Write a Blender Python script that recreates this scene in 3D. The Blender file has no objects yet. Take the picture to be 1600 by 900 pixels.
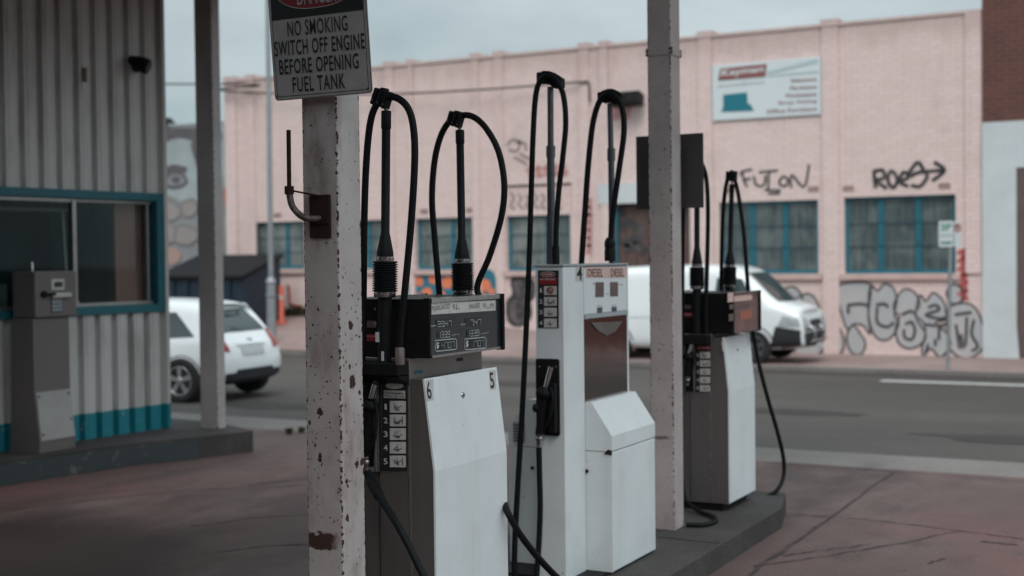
import bpy, math, random
from mathutils import Vector, Matrix
random.seed(7)
R = math.radians
scene = bpy.context.scene
COL = scene.collection

# ------------------------------------------------------------------ camera
EYE = Vector((0, 0, 1.8))
YAW, PITCH, ROLL, FOC = R(28.0), R(1.313), 0.0115, 2050.0
FWD = Vector((-math.sin(YAW) * math.cos(PITCH), math.cos(YAW) * math.cos(PITCH), -math.sin(PITCH)))
r0 = Vector((math.cos(YAW), math.sin(YAW), 0)); u0 = r0.cross(FWD)
RX = r0 * math.cos(ROLL) - u0 * math.sin(ROLL)
UX = u0 * math.cos(ROLL) + r0 * math.sin(ROLL)
cd = bpy.data.cameras.new('camera'); cam = bpy.data.objects.new('camera', cd); COL.objects.link(cam)
cam.matrix_world = Matrix(((RX.x, UX.x, -FWD.x, EYE.x), (RX.y, UX.y, -FWD.y, EYE.y), (RX.z, UX.z, -FWD.z, EYE.z), (0, 0, 0, 1)))
cd.sensor_width = 36; cd.lens = FOC * 36 / 1600; cd.clip_start = 0.1; cd.clip_end = 2000
cd.dof.use_dof = True; cd.dof.focus_distance = 5.0; cd.dof.aperture_fstop = 2.1
scene.camera = cam

# ------------------------------------------------------------------ world and sun
ZENITH, GLOW = 0.65, 0.85
SUN_EL, SUN_ROT = R(52), R(160)
world = bpy.data.worlds.new('World'); scene.world = world; world.use_nodes = True
nt = world.node_tree; nt.nodes.clear()
out = nt.nodes.new('ShaderNodeOutputWorld'); bg = nt.nodes.new('ShaderNodeBackground')
sky = nt.nodes.new('ShaderNodeTexSky'); sky.sky_type = 'NISHITA'; sky.sun_disc = False
sky.sun_elevation = SUN_EL; sky.sun_rotation = SUN_ROT; sky.dust_density = 2.5; sky.air_density = 1.0
tc = nt.nodes.new('ShaderNodeTexCoord'); mp = nt.nodes.new('ShaderNodeMapping'); mp.inputs['Scale'].default_value = (1.0, 1.0, 2.6)
nz = nt.nodes.new('ShaderNodeTexNoise'); nz.inputs['Scale'].default_value = 2.3; nz.inputs['Detail'].default_value = 6; nz.inputs['Roughness'].default_value = 0.55
cr = nt.nodes.new('ShaderNodeValToRGB')
cr.color_ramp.elements[0].position = 0.32; cr.color_ramp.elements[0].color = (3.7, 4.8, 5.15, 1)
cr.color_ramp.elements[1].position = 0.68; cr.color_ramp.elements[1].color = (7.6, 8.5, 8.7, 1)
mx = nt.nodes.new('ShaderNodeMixRGB'); mx.inputs[0].default_value = 0.88
L = nt.links.new
L(tc.outputs['Generated'], mp.inputs[0]); L(mp.outputs[0], nz.inputs['Vector']); L(nz.outputs['Fac'], cr.inputs[0])
L(sky.outputs[0], mx.inputs[1]); L(cr.outputs[0], mx.inputs[2]); # overcast: brighter towards the zenith and in an added glow turned aside from the sun
sx = nt.nodes.new('ShaderNodeSeparateXYZ'); L(tc.outputs['Generated'], sx.inputs[0])
ze = nt.nodes.new('ShaderNodeMapRange'); ze.interpolation_type = 'SMOOTHSTEP'; ze.inputs[1].default_value = 0.22; ze.inputs[2].default_value = 0.85; ze.inputs[4].default_value = ZENITH; L(sx.outputs[2], ze.inputs[0])
dt = nt.nodes.new('ShaderNodeVectorMath'); dt.operation = 'DOT_PRODUCT'; dt.inputs[1].default_value = (math.sin(R(108)) * math.cos(SUN_EL), math.cos(R(108)) * math.cos(SUN_EL), math.sin(SUN_EL)); L(tc.outputs['Generated'], dt.inputs[0])
gl = nt.nodes.new('ShaderNodeMapRange'); gl.interpolation_type = 'SMOOTHSTEP'; gl.inputs[1].default_value = 0.3; gl.inputs[2].default_value = 1.0; gl.inputs[4].default_value = GLOW; L(dt.outputs['Value'], gl.inputs[0])
ad = nt.nodes.new('ShaderNodeMath'); ad.operation = 'ADD'; L(ze.outputs[0], ad.inputs[0]); L(gl.outputs[0], ad.inputs[1])
a1 = nt.nodes.new('ShaderNodeMath'); a1.operation = 'ADD'; a1.inputs[1].default_value = 1.0; L(ad.outputs[0], a1.inputs[0])
vm = nt.nodes.new('ShaderNodeVectorMath'); vm.operation = 'SCALE'; L(mx.outputs[0], vm.inputs[0]); L(a1.outputs[0], vm.inputs['Scale']); L(vm.outputs[0], bg.inputs[0])
bg.inputs['Strength'].default_value = 0.092; L(bg.outputs[0], out.inputs[0])
sl = bpy.data.lights.new('sun', 'SUN'); sl.energy = 1.6; sl.angle = R(30); sl.color = (1.0, 0.95, 0.92)
so = bpy.data.objects.new('sun', sl); COL.objects.link(so)
sdir = Vector((math.sin(SUN_ROT) * math.cos(SUN_EL), math.cos(SUN_ROT) * math.cos(SUN_EL), math.sin(SUN_EL)))
so.rotation_euler = sdir.to_track_quat('Z', 'Y').to_euler(); so.location = (20, -10, 30)
vs = scene.view_settings; vs.view_transform = 'Standard'; vs.look = 'None'; vs.gamma = 1; vs.exposure = 0.0; vs.use_curve_mapping = False
scene.render.engine = 'CYCLES'; scene.cycles.use_denoising = True; scene.cycles.max_bounces = 8

# ------------------------------------------------------------------ pixel -> point on a known plane (1600 x 900 photo pixels)
def ray(px, py): return FWD + RX * ((px - 800) / FOC) - UX * ((py - 450) / FOC)
def PZ(px, py, z): d = ray(px, py); return EYE + d * ((z - EYE.z) / d.z)
def PX(px, py, x): d = ray(px, py); return EYE + d * ((x - EYE.x) / d.x)
def PY(px, py, y): d = ray(px, py); return EYE + d * ((y - EYE.y) / d.y)
def onX(x): return lambda p: PX(p[0], p[1], x)
def onY(y): return lambda p: PY(p[0], p[1], y)
def onZ(z): return lambda p: PZ(p[0], p[1], z)
def onplane(O, n):
    def fn(p):
        d = ray(*p); return EYE + d * (((O - EYE).dot(n)) / d.dot(n))
    return fn

# ------------------------------------------------------------------ materials
MATS = {}
def material(name, col, rough=0.6, metal=0.0, col2=None, scale=6.0, amount=0.5, detail=5, bump=0.0, bscale=40.0, spec=0.5, stretch=(1, 1, 1), extra=None, contrast=(0.35, 0.65), coat=0):
    if name in MATS: return MATS[name]
    m = bpy.data.materials.new(name); m.use_nodes = True; t = m.node_tree; b = t.nodes['Principled BSDF']
    b.inputs['Base Color'].default_value = (*col, 1); b.inputs['Roughness'].default_value = rough; b.inputs['Metallic'].default_value = metal
    b.inputs['Specular IOR Level'].default_value = spec; b.inputs['Coat Weight'].default_value = coat
    co = t.nodes.new('ShaderNodeTexCoord'); mpn = t.nodes.new('ShaderNodeMapping'); mpn.inputs['Scale'].default_value = stretch
    t.links.new(co.outputs['Object'], mpn.inputs[0])
    cur = None
    if col2:
        n = t.nodes.new('ShaderNodeTexNoise'); n.inputs['Scale'].default_value = scale; n.inputs['Detail'].default_value = detail; n.inputs['Roughness'].default_value = 0.62
        t.links.new(mpn.outputs[0], n.inputs['Vector'])
        rp = t.nodes.new('ShaderNodeValToRGB'); rp.color_ramp.elements[0].position = contrast[0]; rp.color_ramp.elements[1].position = contrast[1]
        rp.color_ramp.elements[0].color = (*col, 1); c2 = [a + (c - a) * amount for a, c in zip(col, col2)]; rp.color_ramp.elements[1].color = (*c2, 1)
        t.links.new(n.outputs['Fac'], rp.inputs[0]); t.links.new(rp.outputs[0], b.inputs['Base Color']); cur = rp.outputs[0]
        mr = t.nodes.new('ShaderNodeMapRange'); mr.inputs[3].default_value = max(0.02, rough - 0.08); mr.inputs[4].default_value = min(1, rough + 0.1)
        t.links.new(n.outputs['Fac'], mr.inputs[0]); t.links.new(mr.outputs[0], b.inputs['Roughness'])
    if bump:
        n2 = t.nodes.new('ShaderNodeTexNoise'); n2.inputs['Scale'].default_value = bscale; n2.inputs['Detail'].default_value = 4
        t.links.new(mpn.outputs[0], n2.inputs['Vector'])
        bp = t.nodes.new('ShaderNodeBump'); bp.inputs['Strength'].default_value = bump; bp.inputs['Distance'].default_value = 0.01
        t.links.new(n2.outputs['Fac'], bp.inputs['Height']); t.links.new(bp.outputs[0], b.inputs['Normal'])
    if extra: extra(t, b, co, cur)
    MATS[name] = m
    return m
def node(t, kind, **kw):
    n = t.nodes.new(kind)
    for k, v in kw.items(): setattr(n, k, v)
    return n
def math_node(t, op, a, b=None, clamp=False):
    n = node(t, 'ShaderNodeMath', operation=op, use_clamp=clamp)
    for i, v in enumerate((a, b)):
        if v is None: continue
        if isinstance(v, (int, float)): n.inputs[i].default_value = v
        else: t.links.new(v, n.inputs[i])
    return n.outputs[0]
def mixcol(t, fac, a, b):
    n = node(t, 'ShaderNodeMixRGB')
    for i, v in enumerate((fac, a, b)):
        if isinstance(v, (int, float)): n.inputs[i].default_value = v
        elif isinstance(v, tuple): n.inputs[i].default_value = (*v, 1)
        else: t.links.new(v, n.inputs[i])
    return n.outputs[0]
def noise(t, co, scale, detail=4, stretch=None, rough=0.6):
    n = node(t, 'ShaderNodeTexNoise'); n.inputs['Scale'].default_value = scale; n.inputs['Detail'].default_value = detail; n.inputs['Roughness'].default_value = rough
    src = co.outputs['Object']
    if stretch:
        mpn = node(t, 'ShaderNodeMapping'); mpn.inputs['Scale'].default_value = stretch; t.links.new(src, mpn.inputs[0]); src = mpn.outputs[0]
    t.links.new(src, n.inputs['Vector']); return n.outputs['Fac']
def smooth_step(t, v, lo, hi):
    n = node(t, 'ShaderNodeMapRange', interpolation_type='SMOOTHSTEP'); n.inputs[1].default_value = lo; n.inputs[2].default_value = hi
    t.links.new(v, n.inputs[0]); return n.outputs[0]

def rust_post(half_x, half_y, heavy, band):
    def fn(t, b, co, cur):
        sep = node(t, 'ShaderNodeSeparateXYZ'); t.links.new(co.outputs['Object'], sep.inputs[0])
        x, y, z = sep.outputs
        ax = math_node(t, 'ABSOLUTE', x); ay = math_node(t, 'ABSOLUTE', y)
        # distance from the nearest vertical edge of the square tube
        e = math_node(t, 'ADD', math_node(t, 'SUBTRACT', half_x, ax), math_node(t, 'SUBTRACT', half_y, ay))
        edge = smooth_step(t, e, 0.012, 0.0)
        n1 = noise(t, co, 55, 3)
        edge_rust = smooth_step(t, math_node(t, 'ADD', math_node(t, 'MULTIPLY', edge, 0.235), n1), 0.66, 0.70)
        v = node(t, 'ShaderNodeTexVoronoi'); v.inputs['Scale'].default_value = 20
        mpn = node(t, 'ShaderNodeMapping'); mpn.inputs['Scale'].default_value = (1, 1, 0.8)
        wob = node(t, 'ShaderNodeTexNoise'); wob.inputs['Scale'].default_value = 60
        add = node(t, 'ShaderNodeVectorMath', operation='MULTIPLY_ADD'); add.inputs[1].default_value = (0.022,) * 3
        t.links.new(co.outputs['Object'], wob.inputs['Vector']); t.links.new(wob.outputs['Color'], add.inputs[0]); t.links.new(co.outputs['Object'], add.inputs[2])
        t.links.new(add.outputs[0], mpn.inputs[0]); t.links.new(mpn.outputs[0], v.inputs['Vector'])
        csep = node(t, 'ShaderNodeSeparateXYZ'); t.links.new(v.outputs['Color'], csep.inputs[0])
        # chips: random radius per cell, most of them none; more of them on the lower half
        low = math_node(t, 'MULTIPLY', smooth_step(t, z, 1.75, 1.3), smooth_step(t, z, 0.55, 0.8))
        rad = math_node(t, 'MULTIPLY', math_node(t, 'POWER', csep.outputs[0], 5.0), math_node(t, 'ADD', 0.10, math_node(t, 'MULTIPLY', low, 0.37 * heavy)))
        chip = smooth_step(t, math_node(t, 'SUBTRACT', rad, v.outputs['Distance']), 0.0, 0.03)
        v2 = node(t, 'ShaderNodeTexVoronoi'); v2.inputs['Scale'].default_value = 75
        t.links.new(add.outputs[0], v2.inputs['Vector']); c2 = node(t, 'ShaderNodeSeparateXYZ'); t.links.new(v2.outputs['Color'], c2.inputs[0])
        rad2 = math_node(t, 'MULTIPLY', math_node(t, 'POWER', c2.outputs[1], 10.0), math_node(t, 'ADD', 0.12, math_node(t, 'MULTIPLY', low, 0.36 * heavy)))
        chip2 = smooth_step(t, math_node(t, 'SUBTRACT', rad2, v2.outputs['Distance']), 0.0, 0.05)
        m = math_node(t, 'MAXIMUM', math_node(t, 'MAXIMUM', chip, chip2), edge_rust)
        stain = math_node(t, 'MULTIPLY', smooth_step(t, noise(t, co, 6.5, 6, (1, 1, 0.4)), 0.46, 0.72), 0.75 * heavy, True)
        base = mixcol(t, stain, cur, (0.19, 0.115, 0.095))
        if band:
            for (z0, z1, amt) in band:
                zz = math_node(t, 'ADD', z, math_node(t, 'MULTIPLY', math_node(t, 'SUBTRACT', noise(t, co, 30, 4), 0.5), 0.06))
                bnd = math_node(t, 'MULTIPLY', smooth_step(t, zz, z0 - 0.006, z0 + 0.002), smooth_step(t, zz, z1 + 0.006, z1 - 0.002))
                side = smooth_step(t, y, -half_y + 0.012, -half_y + 0.004)
                bnd = math_node(t, 'MULTIPLY', math_node(t, 'MULTIPLY', bnd, side), smooth_step(t, math_node(t, 'ADD', x, math_node(t, 'MULTIPLY', noise(t, co, 40, 4), 0.05)), half_x + 0.018, half_x - 0.03))
                m = math_node(t, 'MAXIMUM', m, math_node(t, 'MULTIPLY', bnd, amt))
        rust = mixcol(t, noise(t, co, 90, 3), (0.022, 0.010, 0.009), (0.085, 0.030, 0.022))
        t.links.new(mixcol(t, m, base, rust), b.inputs['Base Color'])
        t.links.new(math_node(t, 'ADD', 0.45, math_node(t, 'MULTIPLY', m, 0.45)), b.inputs['Roughness'])
        bp = node(t, 'ShaderNodeBump'); bp.inputs['Strength'].default_value = 0.5; bp.inputs['Distance'].default_value = 0.003
        t.links.new(math_node(t, 'SUBTRACT', noise(t, co, 25, 3), math_node(t, 'MULTIPLY', m, 0.8)), bp.inputs['Height']); t.links.new(bp.outputs[0], b.inputs['Normal'])
    return fn

def brick(name, c1, c2, mortar, bump=0.5, stain=(0.35, 0.3, 0.3), stain_amt=0.4, grey_bay=False):
    def fn(t, b, co, cur):
        mpn = node(t, 'ShaderNodeMapping'); mpn.inputs['Rotation'].default_value = (R(90), 0, 0)
        t.links.new(co.outputs['Object'], mpn.inputs[0])
        bt = node(t, 'ShaderNodeTexBrick'); bt.inputs['Scale'].default_value = 1.0; bt.inputs['Brick Width'].default_value = 0.24; bt.inputs['Row Height'].default_value = 0.086
        bt.inputs['Mortar Size'].default_value = 0.009; bt.inputs['Mortar Smooth'].default_value = 0.4
        bt.inputs['Color1'].default_value = (*c1, 1); bt.inputs['Color2'].default_value = (*c2, 1); bt.inputs['Mortar'].default_value = (*mortar, 1)
        t.links.new(mpn.outputs[0], bt.inputs['Vector'])
        s = smooth_step(t, noise(t, co, 0.9, 7, (1, 1, 0.5), 0.7), 0.5, 0.78)
        c = mixcol(t, math_node(t, 'MULTIPLY', s, stain_amt), bt.outputs['Color'], stain)
        fine = smooth_step(t, noise(t, co, 9, 5), 0.52, 0.8)
        c = mixcol(t, math_node(t, 'MULTIPLY', fine, 0.3), c, stain)
        run = smooth_step(t, noise(t, co, 5.0, 6, (1, 1, 0.07), 0.7), 0.55, 0.75)
        c = mixcol(t, math_node(t, 'MULTIPLY', run, 0.32), c, stain)
        if grey_bay:
            sep = node(t, 'ShaderNodeSeparateXYZ'); t.links.new(co.outputs['Object'], sep.inputs[0])
            g = math_node(t, 'MULTIPLY', smooth_step(t, sep.outputs[0], -11.2, -11.1), smooth_step(t, sep.outputs[0], -9.0, -9.1))
            c = mixcol(t, math_node(t, 'MULTIPLY', g, 0.85), c, (0.52, 0.47, 0.46))
            blot = smooth_step(t, noise(t, co, 2.2, 5), 0.53, 0.66)
            c = mixcol(t, math_node(t, 'MULTIPLY', math_node(t, 'MULTIPLY', g, blot), 0.5), c, (0.22, 0.18, 0.18))
            # grubby run-off under the parapet
            topz = smooth_step(t, math_node(t, 'ADD', sep.outputs[2], math_node(t, 'MULTIPLY', noise(t, co, 3, 5, (1, 1, 0.15)), 0.9)), 6.25, 6.75)
            c = mixcol(t, math_node(t, 'MULTIPLY', topz, 0.35), c, (0.3, 0.2, 0.18))
        t.links.new(c, b.inputs['Base Color'])
        bp = node(t, 'ShaderNodeBump'); bp.inputs['Strength'].default_value = bump; bp.inputs['Distance'].default_value = 0.012; bp.invert = True
        t.links.new(bt.outputs['Fac'], bp.inputs['Height']); t.links.new(bp.outputs[0], b.inputs['Normal'])
    return material(name, c1, 0.8, extra=fn)

def ground(name, a, b2, dark, rough, fine_scale=60, red=None, big=0.35, streak=None):
    def fn(t, b, co, cur):
        n1 = smooth_step(t, noise(t, co, big, 8, streak, 0.65), 0.38, 0.66)
        c = mixcol(t, n1, a, b2)
        if red:
            c = mixcol(t, math_node(t, 'MULTIPLY', smooth_step(t, noise(t, co, 0.22, 5), 0.44, 0.62), 0.75), c, red)
        d = smooth_step(t, noise(t, co, 1.7, 8, (1, 0.45, 1), 0.72), 0.52, 0.74)
        c = mixcol(t, math_node(t, 'MULTIPLY', d, 0.65), c, dark)
        sp = smooth_step(t, noise(t, co, 5.5, 6, None, 0.75), 0.62, 0.72)
        c = mixcol(t, math_node(t, 'MULTIPLY', sp, 0.7), c, dark)
        oil = smooth_step(t, noise(t, co, 0.42, 7, (1, 0.55, 1), 0.68), 0.47, 0.62)
        c = mixcol(t, math_node(t, 'MULTIPLY', oil, 0.55 if red else 0.2), c, dark)
        if red:   # engine oil on the lane, deepened to paint in the vignetted corner
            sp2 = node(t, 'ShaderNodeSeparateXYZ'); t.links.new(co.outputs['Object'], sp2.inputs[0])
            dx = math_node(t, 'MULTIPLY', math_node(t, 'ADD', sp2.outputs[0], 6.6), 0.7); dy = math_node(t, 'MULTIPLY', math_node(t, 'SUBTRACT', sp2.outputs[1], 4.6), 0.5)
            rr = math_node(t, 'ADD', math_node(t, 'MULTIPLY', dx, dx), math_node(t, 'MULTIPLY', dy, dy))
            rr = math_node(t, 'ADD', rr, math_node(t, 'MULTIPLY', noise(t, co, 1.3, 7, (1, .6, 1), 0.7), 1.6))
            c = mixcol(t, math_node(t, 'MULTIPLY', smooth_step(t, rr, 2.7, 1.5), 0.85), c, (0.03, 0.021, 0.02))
        pale = smooth_step(t, noise(t, co, 3.1, 7, (0.5, 1.4, 1), 0.75), 0.6, 0.74)
        c = mixcol(t, math_node(t, 'MULTIPLY', pale, 0.4), c, tuple(min(1, k * 1.45) for k in b2))
        f = noise(t, co, fine_scale, 3)
        c2 = node(t, 'ShaderNodeMixRGB', blend_type='MULTIPLY'); c2.inputs[0].default_value = 0.8
        rp = node(t, 'ShaderNodeValToRGB'); rp.color_ramp.elements[0].position = 0.3; rp.color_ramp.elements[1].position = 0.65
        rp.color_ramp.elements[0].color = (0.45, 0.45, 0.45, 1); rp.color_ramp.elements[1].color = (1.15, 1.15, 1.15, 1)
        t.links.new(f, rp.inputs[0]); t.links.new(c, c2.inputs[1]); t.links.new(rp.outputs[0], c2.inputs[2])
        t.links.new(c2.outputs[0], b.inputs['Base Color'])
        t.links.new(math_node(t, 'SUBTRACT', rough, math_node(t, 'MULTIPLY', d, 0.18)), b.inputs['Roughness'])
        bp = node(t, 'ShaderNodeBump'); bp.inputs['Strength'].default_value = 0.35; bp.inputs['Distance'].default_value = 0.006
        t.links.new(math_node(t, 'ADD', f, math_node(t, 'MULTIPLY', noise(t, co, 4, 5), 2.0)), bp.inputs['Height']); t.links.new(bp.outputs[0], b.inputs['Normal'])
    return material(name, a, rough, spec=0.25, extra=fn)

def stripe_paint(name, top, bottom, zsplit):
    def fn(t, b, co, cur):
        sep = node(t, 'ShaderNodeSeparateXYZ'); t.links.new(co.outputs['Object'], sep.inputs[0])
        z = math_node(t, 'ADD', sep.outputs[2], math_node(t, 'MULTIPLY', math_node(t, 'SUBTRACT', noise(t, co, 30, 3), 0.5), 0.006))
        k = smooth_step(t, z, zsplit - 0.002, zsplit + 0.002)
        g = smooth_step(t, noise(t, co, 3.0, 6, (1.5, 1.5, 0.3), 0.7), 0.45, 0.75)
        tp = mixcol(t, math_node(t, 'MULTIPLY', g, 0.6), top, (0.24, 0.205, 0.19))
        bt = mixcol(t, math_node(t, 'MULTIPLY', smooth_step(t, noise(t, co, 14, 5), 0.62, 0.68), 0.8), bottom, (0.32, 0.36, 0.36))
        t.links.new(mixcol(t, k, bt, tp), b.inputs['Base Color'])
    return material(name, top, 0.5, extra=fn)

def glass(name, tint=(0.75, 0.85, 0.87), refl=1.0):
    m = bpy.data.materials.new(name); m.use_nodes = True; t = m.node_tree; t.nodes.remove(t.nodes['Principled BSDF']); o = t.nodes['Material Output']
    g = node(t, 'ShaderNodeBsdfGlossy'); g.inputs['Roughness'].default_value = 0.03; g.inputs['Color'].default_value = (0.9, 0.95, 0.95, 1)
    tr = node(t, 'ShaderNodeBsdfTransparent'); tr.inputs['Color'].default_value = (*tint, 1)
    fr = node(t, 'ShaderNodeFresnel'); fr.inputs['IOR'].default_value = 1.5
    mxs = node(t, 'ShaderNodeMixShader'); t.links.new(math_node(t, 'MULTIPLY', fr.outputs[0], refl, True), mxs.inputs[0])
    t.links.new(tr.outputs[0], mxs.inputs[1]); t.links.new(g.outputs[0], mxs.inputs[2]); t.links.new(mxs.outputs[0], o.inputs[0])
    MATS[name] = m; return m

def enamel_wear(grime):
    def fn(t, b, co, cur):
        st = smooth_step(t, noise(t, co, 7.0, 6, (1, 1, 0.09), 0.7), 0.52, 0.78)
        bl = smooth_step(t, noise(t, co, 2.6, 6, None, 0.7), 0.5, 0.78)
        c = mixcol(t, math_node(t, 'MULTIPLY', st, 0.15), cur, grime)
        c = mixcol(t, math_node(t, 'MULTIPLY', bl, 0.16), c, grime)
        v = node(t, 'ShaderNodeTexVoronoi'); v.inputs['Scale'].default_value = 34; t.links.new(co.outputs['Object'], v.inputs['Vector'])
        cs = node(t, 'ShaderNodeSeparateXYZ'); t.links.new(v.outputs['Color'], cs.inputs[0])
        chip = smooth_step(t, math_node(t, 'SUBTRACT', math_node(t, 'MULTIPLY', math_node(t, 'POWER', cs.outputs[0], 14.0), 0.2), v.outputs['Distance']), 0.0, 0.04)
        t.links.new(mixcol(t, math_node(t, 'MULTIPLY', chip, 0.8), c, (0.16, 0.12, 0.10)), b.inputs['Base Color'])
        t.links.new(math_node(t, 'ADD', 0.28, math_node(t, 'MULTIPLY', math_node(t, 'ADD', st, bl), 0.18)), b.inputs['Roughness'])
        bp = node(t, 'ShaderNodeBump'); bp.inputs['Strength'].default_value = 0.22; bp.inputs['Distance'].default_value = 0.02
        t.links.new(noise(t, co, 3.2, 2), bp.inputs['Height']); t.links.new(bp.outputs[0], b.inputs['Normal'])
    return fn
BLACK = material('black_plastic', (0.008, 0.008, 0.009), 0.5, col2=(0.016, 0.015, 0.015), scale=14, bump=0.05, spec=0.18)
RUBBER = material('black_rubber', (0.006, 0.007, 0.008), 0.55, col2=(0.014, 0.013, 0.013), scale=20, bump=0.12, bscale=120, spec=0.16)
WHITE = material('white_enamel', (0.79, 0.82, 0.825), 0.32, col2=(0.69, 0.71, 0.715), scale=2.5, amount=0.6, extra=enamel_wear((0.36, 0.33, 0.31)))
PALE_GREY = material('pale_grey_enamel', (0.40, 0.43, 0.45), 0.4, col2=(0.30, 0.32, 0.33), scale=3, bump=0.03, bscale=8)  # plain grey enamel for covers, keys and trim
STEEL = material('brushed_steel', (0.30, 0.27, 0.262), 0.36, 0.75, col2=(0.19, 0.158, 0.15), scale=5, bump=0.06, bscale=90, stretch=(1, 1, 0.08))
MIRROR = material('mirror_steel', (0.30, 0.27, 0.265), 0.10, 1.0, col2=(0.34, 0.15, 0.11), contrast=(0.5, 0.62), scale=2.6, bump=0.12, bscale=4.0)  # reddish noise tint paints a warm reflection into the steel
CHROME = material('bare_metal', (0.62, 0.62, 0.62), 0.25, 1.0, col2=(0.4, 0.39, 0.38), scale=30)
GREYTUBE = material('grey_conduit', (0.13, 0.14, 0.15), 0.4, 0.4, col2=(0.07, 0.07, 0.075), scale=25)
CREAM = material('cream_label', (0.60, 0.57, 0.54), 0.55, col2=(0.45, 0.42, 0.39), scale=25, amount=0.7)
INK = material('ink', (0.012, 0.012, 0.012), 0.6)
PALEINK = material('pale_lettering', (0.55, 0.56, 0.56), 0.6)
REDLABEL = material('red_label', (0.30, 0.012, 0.016), 0.5, col2=(0.2, 0.01, 0.012), scale=20)
PINKLABEL = material('pink_label', (0.72, 0.48, 0.43), 0.55, col2=(0.6, 0.4, 0.36), scale=20)
DISPLAYGLASS = material('dark_display', (0.022, 0.027, 0.03), 0.12, col2=(0.04, 0.046, 0.05), scale=9, spec=0.9)
LCD = material('lcd_window', (0.02, 0.028, 0.03), 0.2)
BROWNWIN = material('brown_counter', (0.17, 0.12, 0.11), 0.3, col2=(0.1, 0.075, 0.07), scale=30)
POST = material('post_enamel', (0.52, 0.47, 0.465), 0.5, col2=(0.43, 0.37, 0.36), scale=4, amount=0.8, bump=0.06, bscale=30)
RUST = material('rusty_iron', (0.042, 0.020, 0.016), 0.9, spec=0.2, col2=(0.012, 0.009, 0.009), scale=25, bump=0.5, bscale=70)
TEAL = material('teal_paint', (0.008, 0.135, 0.17), 0.45, col2=(0.02, 0.1, 0.12), scale=8)
FRAMETEAL = material('faded_teal_frame', (0.012, 0.15, 0.205), 0.5, col2=(0.03, 0.08, 0.1), scale=7)
ALU = material('aluminium', (0.42, 0.40, 0.39), 0.4, 0.8, col2=(0.3, 0.28, 0.27), scale=12)
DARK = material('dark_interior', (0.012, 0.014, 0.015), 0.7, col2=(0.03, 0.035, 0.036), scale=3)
CONCRETE_DK = ground('stained_island_concrete', (0.058, 0.052, 0.051), (0.09, 0.081, 0.079), (0.026, 0.023, 0.023), 0.85, 70, None, 0.9)
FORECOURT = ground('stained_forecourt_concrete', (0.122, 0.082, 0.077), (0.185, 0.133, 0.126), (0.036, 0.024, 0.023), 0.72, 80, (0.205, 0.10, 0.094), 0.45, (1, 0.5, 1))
ASPHALT = ground('asphalt', (0.083, 0.074, 0.069), (0.108, 0.096, 0.090), (0.06, 0.054, 0.051), 0.85, 90, None, 0.3, (0.35, 1, 1))
GUTTER = ground('pale_gutter_concrete', (0.20, 0.18, 0.17), (0.25, 0.225, 0.215), (0.12, 0.105, 0.10), 0.85, 60)
PAVING = ground('pink_footpath', (0.30, 0.215, 0.20), (0.36, 0.27, 0.25), (0.2, 0.145, 0.135), 0.85, 40)
EARTH = ground('distant_ground', (0.12, 0.105, 0.10), (0.16, 0.14, 0.13), (0.09, 0.08, 0.075), 0.9, 20)
PINK = brick('pink_painted_brick', (0.72, 0.57, 0.54), (0.67, 0.525, 0.495), (0.58, 0.44, 0.415), 0.2, (0.36, 0.27, 0.255), 0.5, True)
PINKTRIM = material('pink_trim', (0.58, 0.42, 0.39), 0.75, col2=(0.44, 0.29, 0.26), scale=3, bump=0.1)
REDBRICK = brick('dark_red_brick', (0.135, 0.045, 0.034), (0.10, 0.034, 0.027), (0.13, 0.09, 0.08), 0.5, (0.05, 0.03, 0.027), 0.5)
CHALK = material('chalky_white_render', (0.56, 0.60, 0.615), 0.75, col2=(0.44, 0.47, 0.48), scale=1.8, bump=0.15, bscale=12)
CORRUGATED = stripe_paint('kiosk_corrugated_paint', (0.60, 0.57, 0.55), (0.010, 0.21, 0.26), 0.235)

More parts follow.
